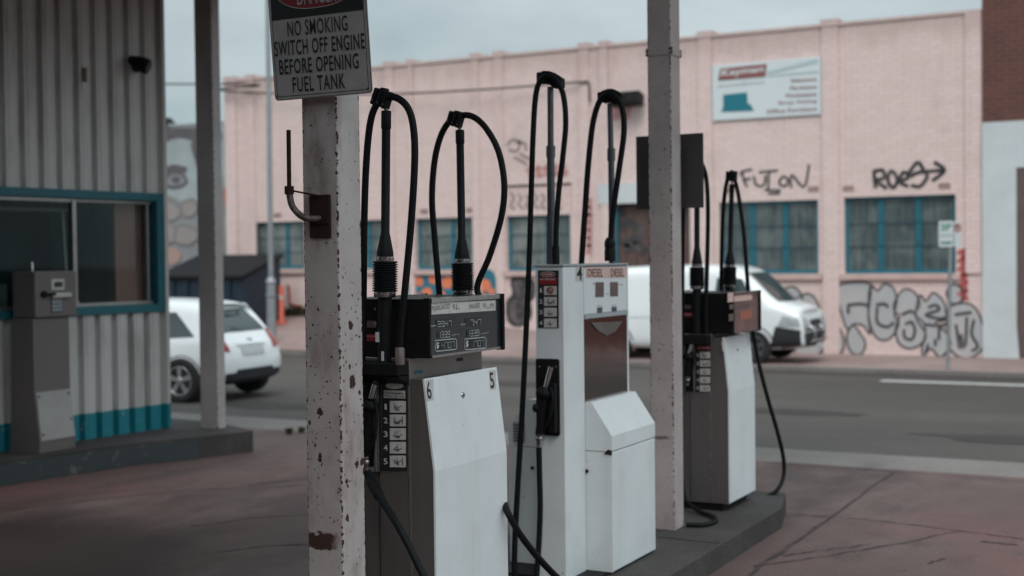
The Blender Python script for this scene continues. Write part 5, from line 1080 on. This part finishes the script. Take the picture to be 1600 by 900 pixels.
ef = onY(YA - 0.001); m = MB(); panel_sheet(m, ef, Z4, 118, 300, 125, 632, [(172, 265 + 95 * k, 285, 342 + 95 * k, str(k + 1)) for k in range(4)], None)
P = [ef(Z4(206 + 66 * math.cos(a), 160 + 22 * math.sin(a))) + Vector((0, -0.005, 0)) for a in [2 * math.pi * i / 24 for i in range(24)]]; m.poly(P, REDLABEL); m.ribbon([p - YY * .001 for p in P], 0.002, -YY, PALEINK, True)
m.quad_at(ef, [Z4(130, 190), Z4(285, 190), Z4(285, 248), Z4(130, 248)], REDLABEL, 0.0045); m.text_at('DANGER', ef, Z4(162, 169), Z4(250, 169), 3.2, PALEINK, .01, lift=0.0065); m.text_at('NO SMOKING', ef, Z4(140, 212), Z4(272, 212), 3.0, PALEINK, 0.01, lift=0.006)
P = [ef(Z4(228 + 26 * math.cos(a), 303 + 26 * math.sin(a))) + Vector((0, -0.0085, 0)) for a in [2 * math.pi * i / 20 for i in range(20)]]; m.ribbon(P, 0.005, -YY, REDLABEL, True); m.ribbon([P[3], P[13]], 0.004, -YY, REDLABEL)
m.build('instruction_panel', f4)
m = MB(); a, b = ef((838.5, 560)), ef((875.5, 681)); P = [(a.x + x, YA - 0.001, b.z + z) for x, z in rounded(b.x - a.x, a.z - b.z, 0.012)]; m.prism(P, (0, -0.012, 0), BLACK)
m.box((a.x + 0.085, YA - 0.05, b.z + 0.02), (b.x - 0.006, YA - 0.013, b.z + 0.27), BLACK)
for (x, y) in ((843, 573), (869, 573), (869, 670)): c = onY(YA - 0.013)((x, y)); m.lathe(c, -YY, [(0.006, 0), (0.005, 0.003)], BROWNWIN, 8)
m.build('nozzle_boot', f4, None, 0.003)
nfn = onY(YA - 0.045); nozzle(f4, nfn, [(861, 573), (857, 588), (853, 605)], [(851, 612), (848, 635), (846, 658), (844, 678)], [(862, 606), (865, 625), (860, 655), (848, 676)], [(843, 676), (842, 699)], 0.026, (840, 637))
def grey_mast(root, fn, pts, radii_px, clamp_px):
    B_ = fn(pts[0]); sc_ = ((B_ - EYE).dot(FWD)) / FOC
    P = [fn(p) for p in pts]
    m = MB(); m.tube([P[0], P[1]], radii_px[0] * sc_, GREYTUBE, 14); mast = m.build('hose_mast', root); m = MB(); m.tube([P[2], P[4]], radii_px[2] * sc_, GREYTUBE, 12); m.build('upper_tube', mast)
    m = MB(); n = 26; q = []; rr = []
    for k in range(n * 2 + 1): q.append(P[1].lerp(P[2], k / (n * 2))); rr.append((radii_px[1] if k % 2 else radii_px[1] * 0.84) * sc_)
    m.tube(q, rr, GREYTUBE, 14); m.build('spring', mast)
    m = MB(); m.tube([P[2] - ZZ * 0.005, P[3]], radii_px[3] * sc_, GREYTUBE, 14); m.build('collar', mast)
    m = MB(); m.tube(spline([fn(p) for p in clamp_px], 4), 10.5 * sc_, BLACK, 10)
    for p in clamp_px: c = fn(p); m.box(c - Vector((1, 1, 1)) * 8 * sc_, c + Vector((1, 1, 1)) * 8 * sc_, BLACK)
    m.build('hose_clamp', mast, None, 0.008)
ga = onY(6.16); grey_mast(f4, ga, [(861, 416), (861, 336), (860.5, 244), (860.5, 228), (860, 136)], (7.2, 6.6, 5.0, 7.2), [(848, 121), (860, 122), (873, 130)])
ha = onY(6.10); P = [ha(p) for p in ((869, 420), (869, 360), (873, 300), (880, 240), (884, 190), (880, 148), (870, 128), (858, 119), (845, 125), (837, 150), (833, 210), (830, 300), (827, 400))] + [PY(x, y, yy) for x, y, yy in ((822, 520, 6.06), (816, 640, 6.02), (809, 760, 5.98), (804, 860, 5.95), (806, 905, 5.93), (818, 930, 5.92), (834, 922, 5.93), (840, 880, 5.95), (844, 800, 5.975), (843, 740, 5.985), (842, 699, 5.985))]
hose(f4, P, 0.0148)
m = MB(); m.tube([ha((869, 420)), ha((868, 385))], 0.02, RUBBER, 12); m.build('hose_outlet', f4)
gb = onY(6.72); grey_mast(f4, gb, [(957, 416), (956, 350), (955, 250), (955, 232), (953, 162)], (5.6, 5.4, 4.4, 6.4), [(943, 152), (955, 149), (967, 155)])
hb = onY(6.66); P = [hb(p) for p in ((953, 408), (954, 380), (958, 330), (968, 260), (975, 205), (972, 168), (962, 152), (949, 148), (936, 160), (926, 195), (919, 260), (914, 330), (908, 420))]
hose(f4, P, 0.0165)
m = MB(); m.lathe(hb((953, 408)), ZZ, [(0.03, 0), (0.03, 0.06), (0.026, 0.07), (0.03, 0.08), (0.03, 0.105), (0.018, 0.13)], RUBBER, 16); m.build('hose_outlet', f4)

# ================================================================== VEHICLES
from mathutils.bvhtree import BVHTree
CARWHITE = material('white_car_paint', (0.80, 0.83, 0.84), 0.25, coat=0.6, col2=(0.74, 0.77, 0.78), scale=2)
CARGLASS = material('tinted_car_glass', (0.02, 0.035, 0.037), 0.06, spec=0.9, col2=(0.04, 0.06, 0.06), scale=2)
CARBLACK = material('car_black_trim', (0.018, 0.02, 0.023), 0.55, col2=(0.03, 0.032, 0.035), scale=8)
TYRE = material('tyre_rubber', (0.014, 0.014, 0.014), 0.85, col2=(0.03, 0.028, 0.027), scale=10)
ALLOY = material('alloy_rim', (0.42, 0.43, 0.44), 0.3, 0.8, col2=(0.3, 0.3, 0.3), scale=10)
LAMPRED = material('tail_lamp_red', (0.30, 0.03, 0.03), 0.15, spec=0.8, col2=(0.38, 0.15, 0.14), scale=20)
LAMPCLEAR = material('headlamp_clear', (0.62, 0.65, 0.66), 0.08, 0.3, spec=1.0, col2=(0.35, 0.37, 0.38), scale=14)
PLATEM = material('number_plate', (0.50, 0.53, 0.55), 0.45, col2=(0.4, 0.42, 0.44), scale=14)
class Vehicle:
    def __init__(s, root, origin, heading, stations, levels=2):
        s.root = root; s.M = Matrix.Translation(origin) @ Matrix.Rotation(heading, 4, 'Z')
        vs = []; fs = []; n = len(stations[0][1])
        ring = 2 * n - 2
        for (x, half, dx) in stations:
            row = [(x + dx[i], y, z) for i, (y, z) in enumerate(half)]
            row += [(x + dx[i], -half[i][0], half[i][1]) for i in range(n - 2, 0, -1)]; vs += row
        for k in range(len(stations) - 1):
            for i in range(ring): fs.append((k * ring + i, k * ring + (i + 1) % ring, (k + 1) * ring + (i + 1) % ring, (k + 1) * ring + i))
        for base, flip in ((0, True), ((len(stations) - 1) * ring, False)):
            for i in range(n - 1):
                a, b = i, i + 1; c, d = (ring - i - 1) % ring, (ring - i) % ring
                if i == 0: f = (base + 0, base + 1, base + ring - 1)
                elif i == n - 2: f = (base + n - 2, base + n - 1, base + ring - n + 2)
                else: f = (base + i, base + i + 1, base + ring - i - 1, base + ring - i)
                fs.append(tuple(reversed(f)) if not flip else f)
        me = bpy.data.meshes.new('hull'); me.from_pydata(vs, [], fs)
        import bmesh
        bm = bmesh.new(); bm.from_mesh(me); bmesh.ops.recalc_face_normals(bm, faces=bm.faces[:]); bm.to_mesh(me); bm.free()
        ob = bpy.data.objects.new('hull', me); COL.objects.link(ob); md = ob.modifiers.new('s', 'SUBSURF'); md.levels = levels; md.render_levels = levels
        ev = bpy.data.meshes.new_from_object(ob.evaluated_get(bpy.context.evaluated_depsgraph_get())); bpy.data.objects.remove(ob); bpy.data.meshes.remove(me)
        V = [v.co.copy() for v in ev.vertices]; F = [list(p.vertices) for p in ev.polygons]; bpy.data.meshes.remove(ev)
        s.bvh = BVHTree.FromPolygons(V, F); s.V, s.F = V, F
    def w(s, p): return s.M @ Vector(p)
    def put(s, m, name, parent=None):
        m.v = [s.M @ v for v in m.v]; return m.build(name, parent or s.root)
    def body(s, mat):
        m = MB(); m.add(s.V, s.F, mat, True); return s.put(m, 'body')
    def hit(s, o, d):
        h = s.bvh.ray_cast(Vector(o), Vector(d)); return h[0], h[1]
    def patch(s, m, corners, axis, mat, off=0.006, n=8, smooth=True):
        """corners: four points in the plane across `axis` ('+y','-y','+x','-x'), cast on to the hull"""
        vs = []
        for j in range(n + 1):
            for i in range(n + 1):
                u, v = i / n, j / n; a = Vector(corners[0]).lerp(Vector(corners[1]), u); b = Vector(corners[3]).lerp(Vector(corners[2]), u); q = a.lerp(b, v)
                sg = 1 if axis[0] == '+' else -1
                o, d = ((q.x, sg * 5, q.y), (0, -sg, 0)) if axis[1] == 'y' else ((sg * 9, q.x, q.y), (-sg, 0, 0))
                p, nn = s.hit(o, d)
                if p is None:
                    g = Vector((q.x, sg * .8, q.y)) if axis[1] == 'y' else Vector(((4.2 if sg > 0 else -.6), q.x, q.y)); p, nn, _, _ = s.bvh.find_nearest(g)
                vs.append(p + Vector([-c for c in d]) * off)
        fs = [(j * (n + 1) + i, j * (n + 1) + i + 1, (j + 1) * (n + 1) + i + 1, (j + 1) * (n + 1) + i) for j in range(n) for i in range(n)]
        m.add(vs, fs, mat, smooth); return m
    def disc(s, m, cx, cz, r, axis, mat, off=0.004):
        sg = 1 if axis[0] == '+' else -1; pts = []
        for k in range(28):
            a = 2 * math.pi * k / 28; z = max(cz + r * math.sin(a), 0.16); p, nn = s.hit((cx + r * math.cos(a), sg * 5, z), (0, -sg, 0))
            if p: pts.append(Vector((p.x, p.y + sg * off, p.z)))
        c = sum(pts, Vector()) / len(pts); vs = [c] + pts; n = len(pts)
        m.add(vs, [(0, 1 + k, 1 + (k + 1) % n) for k in range(n)], mat); return m
    def wheel(s, cx, cy, r, wd, spokes, rimmat):
        sg = 1 if cy > 0 else -1; c = Vector((cx, cy - sg * wd / 2, r)); ax = Vector((0, sg, 0))
        m = MB(); m.lathe(c - ax * wd / 2, ax, [(r * .62, 0.0), (r * .93, 0.0), (r, wd * .15), (r, wd * .85), (r * .93, wd), (r * .68, wd * 1.0), (r * .66, wd * .9)], TYRE, 30)
        wh = s.put(m, 'wheel')
        m = MB(); m.lathe(c + ax * wd * .3, ax, [(r * .66, 0), (r * .66, wd * .18), (r * .60, wd * .2), (r * .6, wd * .05)], rimmat, 28)
        m.lathe(c + ax * wd * .3, ax, [(r * .17, 0), (r * .17, wd * .17), (r * .1, wd * .19)], rimmat, 14)
        for k in range(spokes):
            a = 2 * math.pi * k / spokes + 0.3; u = Vector((math.cos(a), 0, math.sin(a))); t_ = Vector((-math.sin(a), 0, math.cos(a))); b = c + ax * wd * .3
            P = [b + u * r * .1 + t_ * r * .07, b + u * r * .62 + t_ * r * .12, b + u * r * .62 - t_ * r * .12, b + u * r * .1 - t_ * r * .07]
            m.prism(P, ax * wd * .15, rimmat)
        s.put(m, 'rim', wh); return wh

# ---- white hatchback, its tail towards the camera's right
def half(w, fl, belt, roof, rw): return [(0, fl), (w * .78, fl), (w * .95, fl + .08), (w, .40), (w * .995, .58), (w * .95, belt - .03), (w * .93, belt), (rw * 1.07, belt + (roof - belt) * .55), (rw * .98, roof - .07), (rw * .72, roof - .012), (0, roof)]
Zr = [0] * 11
ch = thing('parked_car', (-12.6, 13.7, road_z(13.7)), 'white hatchback seen from behind, standing beyond the kiosk corner', 'car')
st = [(-0.60, half(.70, .27, .78, 1.22, .52), [0.05, 0, 0, -.01, 0, .07, .11, .30, .50, .54, .54]), (-0.50, half(.76, .22, .80, 1.25, .54), [0, 0, 0, 0, .0, .04, .06, .20, .36, .40, .40]), (-0.28, half(.80, .19, .81, 1.29, .56), [0, 0, 0, 0, 0, .02, .02, .06, .1, .12, .12]), (0.25, half(.81, .18, .80, 1.335, .57), Zr), (0.9, half(.805, .17, .78, 1.355, .57), Zr), (1.5, half(.805, .17, .77, 1.34, .56), Zr), (1.95, half(.805, .18, .77, 1.22, .53), Zr), (2.4, half(.80, .18, .78, .95, .58), Zr), (2.8, half(.78, .2, .70, .80, .6), Zr), (3.05, half(.62, .26, .60, .68, .48), Zr)]
V = Vehicle(ch, Vector((-11.80, 13.72, road_z(13.72))), R(180 + 5), st)
V.body(CARWHITE)
m = MB(); V.patch(m, [(-.53, .90), (.53, .90), (.44, 1.185), (-.44, 1.185)], '-x', CARGLASS, 0.008, 10); V.put(m, 'rear_window')
m = MB(); V.patch(m, [(-.46, 1.225), (.46, 1.225), (.44, 1.262), (-.44, 1.262)], '-x', CARWHITE, 0.06, 6); V.put(m, 'spoiler')
m = MB(); V.patch(m, [(-.02, .905), (.02, .905), (.20, .955), (.17, .965)], '-x', CARBLACK, 0.02, 4); V.put(m, 'wiper')
m = MB(); V.patch(m, [(-.25, .60), (.25, .60), (.25, .70), (-.25, .70)], '-x', PLATEM, 0.014, 4); pl_ = V.put(m, 'number_plate')
m = MB(); V.patch(m, [(-.32, .735), (.32, .735), (.30, .785), (-.30, .785)], '-x', CARWHITE, 0.03, 5); V.patch(m, [(-.06, .775), (.06, .775), (.05, .815), (-.05, .815)], '-x', CHROME, 0.034, 4); V.put(m, 'tailgate_handle')
m = MB(); V.patch(m, [(-.60, .20), (.60, .20), (.63, .38), (-.63, .38)], '-x', CARBLACK, 0.012, 10); V.patch(m, [(-.45, .37), (.45, .37), (.40, .42), (-.40, .42)], '-x', CARBLACK, 0.011, 6); V.put(m, 'bumper_insert')
for sg in (1, -1):
    m = MB(); V.patch(m, [(sg * .50, .66), (sg * .66, .68), (sg * .60, .92), (sg * .53, .90)], '-x', LAMPRED, 0.012, 6); V.put(m, 'tail_lamp')
    ax = '+y' if sg > 0 else '-y'
    m = MB(); V.patch(m, [(-.16, .86), (.62, .82), (.66, 1.16), (.22, 1.17)], ax, CARGLASS, 0.006, 8); V.patch(m, [(.70, .82), (1.45, .80), (1.28, 1.17), (.73, 1.17)], ax, CARGLASS, 0.006, 8); V.put(m, 'side_window')
    m = MB(); V.patch(m, [(.66, .25), (.672, .25), (.685, 1.19), (.673, 1.19)], ax, CARBLACK, 0.004, 8); V.patch(m, [(.60, .70), (.44, .71), (.44, .745), (.60, .735)], ax, CARWHITE, 0.025, 3); V.put(m, 'door_seam')
    m = MB(); V.disc(m, 0, .29, .335, ax, CARBLACK); V.disc(m, 2.3, .29, .335, ax, CARBLACK); V.put(m, 'wheel_arch')
    for cx in (0, 2.3): V.wheel(cx, sg * 0.845, .295, .19, 5, ALLOY)
m = MB(); V.patch(m, [(-.55, .82), (.55, .82), (.48, 1.12), (-.48, 1.12)], '+x', CARGLASS, 0.008, 8); V.put(m, 'windscreen')
for sg in (1, -1): m = MB(); V.patch(m, [(sg * .32, .52), (sg * .52, .54), (sg * .5, .64), (sg * .34, .62)], '+x', LAMPCLEAR, 0.01, 4); V.put(m, 'headlight')
m = MB(); m.tube([(-.05, 0, 1.33), (-.16, 0, 1.47)], 0.008, BLACK, 6); V.put(m, 'aerial')

# ---- white van on the far footpath
vz = -0.085
vn = thing('parked_van', (-8.0, 22.75, vz), 'white delivery van parked along the pink graffiti wall', 'van')
def vh(w, fl, belt, roof, rw): return [(0, fl), (w * .80, fl), (w * .96, fl + .06), (w, .42), (w, .72), (w * .985, belt - .04), (w * .975, belt + .02), (rw * 1.03, belt + (roof - belt) * .6), (rw, roof - .1), (rw * .78, roof - .015), (0, roof)]
Z0 = [0] * 11
NB = [0, 0, 0, .0, 0, -.02, -.04, -.06, -.08, -.06, -.04]
st = [(0.0, vh(.78, .25, .95, 1.62, .70), Z0), (.12, vh(.82, .22, .95, 1.67, .72), Z0), (1.2, vh(.83, .21, .95, 1.735, .74), Z0), (2.4, vh(.83, .21, .95, 1.74, .74), Z0), (2.95, vh(.83, .21, .95, 1.725, .73), Z0), (3.2, vh(.83, .21, .95, 1.61, .70), Z0), (3.48, vh(.83, .22, .97, 1.33, .70), Z0), (3.70, vh(.825, .23, .95, 1.13, .72), Z0), (3.95, vh(.81, .25, .90, 1.06, .72), NB), (4.12, vh(.79, .27, .84, 1.01, .70), NB), (4.19, vh(.77, .29, .80, .97, .68), NB), (4.21, vh(.74, .31, .76, .93, .66), NB)]
V = Vehicle(vn, Vector((-10.30, 22.75, vz)), 0.0, st)
V.body(CARWHITE)
m = MB(); V.patch(m, [(-.60, 1.08), (.60, 1.08), (.55, 1.58), (-.55, 1.58)], '+x', CARGLASS, 0.01, 12); V.put(m, 'windscreen')
m = MB(); V.patch(m, [(-.62, .22), (.62, .22), (.68, .55), (-.68, .55)], '+x', CARBLACK, 0.014, 10); V.put(m, 'bumper')
m = MB(); V.patch(m, [(-.64, .58), (.64, .58), (.64, .62), (-.64, .62)], '+x', CARBLACK, 0.012, 8)
for ax in ('-y', '+y'): V.patch(m, [(3.62, .24), (4.17, .33), (4.17, .60), (3.74, .66)], ax, CARBLACK, 0.012, 8)
V.put(m, 'bumper_corner')
m = MB(); V.patch(m, [(-.30, .64), (.36, .64), (.36, .76), (-.30, .76)], '+x', CARBLACK, 0.014, 6); V.put(m, 'grille')
for sg in (1, -1):
    m = MB(); V.patch(m, [(sg * .40, .62), (sg * .66, .62), (sg * .68, .82), (sg * .46, .78)], '+x', LAMPCLEAR, 0.018, 6)
    ax = '+y' if sg > 0 else '-y'
    V.patch(m, [(3.78, .67), (4.16, .66), (4.14, .80), (3.86, .84)], ax, LAMPCLEAR, 0.014, 6); V.put(m, 'headlight')
    m = MB(); V.patch(m, [(2.62, 1.02), (3.38, 1.02), (3.12, 1.48), (2.68, 1.50)], ax, CARGLASS, 0.006, 8); V.put(m, 'side_window')
    m = MB(); V.patch(m, [(2.5, .3), (2.514, .3), (2.514, 1.6), (2.5, 1.6)], ax, CARBLACK, 0.003, 8); V.patch(m, [(.3, .78), (2.45, .78), (2.45, .795), (.3, .795)], ax, PALE_GREY, 0.003, 8); V.put(m, 'panel_seam')
    m = MB(); V.disc(m, .75, .30, .37, ax, CARBLACK); V.disc(m, 3.35, .30, .37, ax, CARBLACK); V.put(m, 'wheel_arch')
    for cx in (.75, 3.35): V.wheel(cx, sg * 0.85, .30, .19, 6, GREYTUBE)
    m = MB(); m.box((3.30, sg * .83, 1.0), (3.42, sg * 1.02, 1.2), CARBLACK); V.put(m, 'wing_mirror')
m = MB()
for y in (-.30, .30): m.tube(spline([(4.16, y, .34), (4.26, y, .40), (4.27, y, .58), (4.18, y, .66)], 4), 0.022, CHROME, 8)
m.tube([(4.27, -.5, .40), (4.27, .5, .40)], 0.022, CHROME, 8); V.put(m, 'bumper_highlight')  # chrome bars added to stand in for highlights on the bumper
m = MB(); m.box((4.285, -.2, .24), (4.295, .2, .35), PLATEM); V.put(m, 'number_plate')
m = MB(); V.patch(m, [(-.6, 1.0), (.6, 1.0), (.55, 1.45), (-.55, 1.45)], '-x', CARGLASS, 0.008, 6); V.put(m, 'rear_window')

# ================================================================== STREET FURNITURE
GALV = material('galvanised_steel', (0.30, 0.32, 0.33), 0.5, 0.4, col2=(0.22, 0.24, 0.25), scale=8)
sy = 21.95; sb = PY(1481, 582, sy); stp = PY(1486, 348, sy); sgf = onY(sy - 0.03)
ps = thing('parking_sign', (sb.x, sy, path_z(sb.x, sy)), 'thin grey pole with white parking plates in green and red, before the roller door building', 'sign')
m = MB(); m.tube([Vector((sb.x, sy, path_z(sb.x, sy))), stp], 0.03, GALV, 12); m.build('pole', ps)
PW = material('parking_plate_white', (0.60, 0.64, 0.64), 0.5, col2=(0.5, 0.54, 0.54), scale=6); PG = material('parking_green', (0.02, 0.22, 0.14), 0.5)
for (xa, ya, xb, yb, kind) in ((1467, 345, 1489.5, 386, 0), (1491, 345, 1502, 386, 1)):
    a, b = sgf((xa, yb)), sgf((xb, ya)); m = MB(); m.prism([(a.x + x, sy - 0.028, a.z + z) for x, z in rounded(b.x - a.x, b.z - a.z, 0.02)], (0, -0.004, 0), PW)
    tf_ = onY(sy - 0.034)
    if kind == 0:
        m.text_at('2P', tf_, (1470, 360), (1487, 359), 10, PG, 0.03); m.text_at('8AM-6PM', tf_, (1470, 370), (1487, 369.5), 3.5, PG); m.quad_at(tf_, [(1470, 378), (1487, 377.5), (1487, 381), (1470, 381.5)], PG)
    else:
        P = [tf_((1496.5 + 4.6 * math.cos(t_), 356 + 6.5 * math.sin(t_))) for t_ in [2 * math.pi * k / 20 for k in range(20)]]; m.ribbon(P, 0.02, FN, REDSPRAY, True); m.ribbon([P[2], P[12]], 0.018, FN, REDSPRAY); m.text_at('P', onY(sy - 0.036), (1494.5, 360), (1498.5, 360), 8, INK, 0.02)
    m.build('plate', ps)
ly = 22.3; lp = onY(ly); b = lp((424, 497)); bz = path_z(b.x, ly)
sp = thing('street_pole', (b.x, ly, bz), 'tall thin grey street pole with a thicker foot before the pink building', 'pole')
t_ = lp((419, 60)); b2 = Vector((b.x, ly, bz)); mid = lp((423.5, 438))
m = MB(); up = (t_ - mid).normalized(); m.tube([mid, t_, t_ + up * 3.2], [0.058, 0.052, 0.04], GALV, 14); m.tube([t_ + up * 3.15, t_ + up * 3.5 + Vector((0.2, -0.4, 0)), t_ + up * 3.6 + Vector((0.5, -1.6, 0))], 0.035, GALV, 10); m.build('shaft', sp)
m = MB(); m.tube([b2, mid], [0.105, 0.098], GALV, 16); m.tube([mid - ZZ * 0.04, mid + ZZ * 0.06], [0.12, 0.075], GALV, 16); m.tube([mid - ZZ * 0.34, mid - ZZ * 0.30], 0.12, GALV, 16); m.build('foot', sp)
m = MB(); e = t_ + up * 3.6 + Vector((0.5, -1.6, 0)); m.box(e - Vector((0.1, 0.5, 0.06)), e + Vector((0.1, 0.1, 0.05)), GALV); m.build('lamp_head', sp, None, 0.03)
# orange marker post beside the pole
oy = 24.2; of_ = onY(oy); b = of_((440, 500)); zt_ = of_((440, 445)).z; bz = path_z(b.x, oy)
ob = thing('marker_post', (b.x, oy, bz), 'orange red plastic marker post beside the foot of the street pole', 'bollard')
ORG = material('orange_plastic', (0.52, 0.09, 0.05), 0.5, col2=(0.4, 0.08, 0.05), scale=10)
m = MB(); m.lathe((b.x, oy, bz), ZZ, [(0.13, 0), (0.13, 0.05), (0.06, 0.07), (0.055, zt_ - bz - 0.03), (0.03, zt_ - bz)], ORG, 14); m.build('body', ob)
m = MB(); m.lathe((b.x, oy, bz + (zt_ - bz) * .62), ZZ, [(0.062, 0), (0.062, 0.10)], PINKTRIM, 14); m.build('reflective_band', ob)
# weeds growing from the joint in the concrete, and along the foot of the pink wall
LEAF = material('weed_leaf', (0.055, 0.06, 0.035), 0.7, col2=(0.11, 0.085, 0.05), scale=30)
def tuft(c, r, h, n):
    m = MB()
    for k in range(n):
        a = random.uniform(0, 6.28); l = random.uniform(.5, 1) * h; d = Vector((math.cos(a), math.sin(a), 0)); w_ = d.cross(ZZ) * 0.012 * (h / .12); b_ = Vector(c) + d * random.uniform(0, r * .5); lean = random.uniform(.2, .9) * r
        m.add([b_ - w_ * .6, b_ + w_ * .6, b_ + d * lean * .5 + ZZ * l * .7 + w_, b_ + d * lean * .5 + ZZ * l * .7 - w_, b_ + d * lean + ZZ * l], [(0, 1, 2, 3), (3, 2, 4)], LEAF)
    return m
for (px_, py_, lab) in ((452, 678, 'small weed tuft nearer the kiosk post, growing from the pale concrete joint'), (471, 676, 'small weed tuft nearer the danger sign post, growing from the pale concrete joint')):
    c = PZ(px_, py_, 0.001); tag(tuft(c, 0.06, 0.075, 42).build('weed', None, tuple(c)), lab, 'weed', 'weeds in the concrete joint')
m = MB()
for k in range(70):
    x = random.uniform(-20.3, -17.6); tt = tuft((x, FAC - 0.12, path_z(x, FAC - .1)), 0.16, random.uniform(.12, .3), 14); m.v, off = m.v, len(m.v); m.add(tt.v, tt.f, LEAF)
o = m.build('grass', None, (-19, FAC - 0.12, 0.3)); tag(o, 'dry low grass along the foot of the pink wall behind the street pole', 'grass'); o['kind'] = 'stuff'
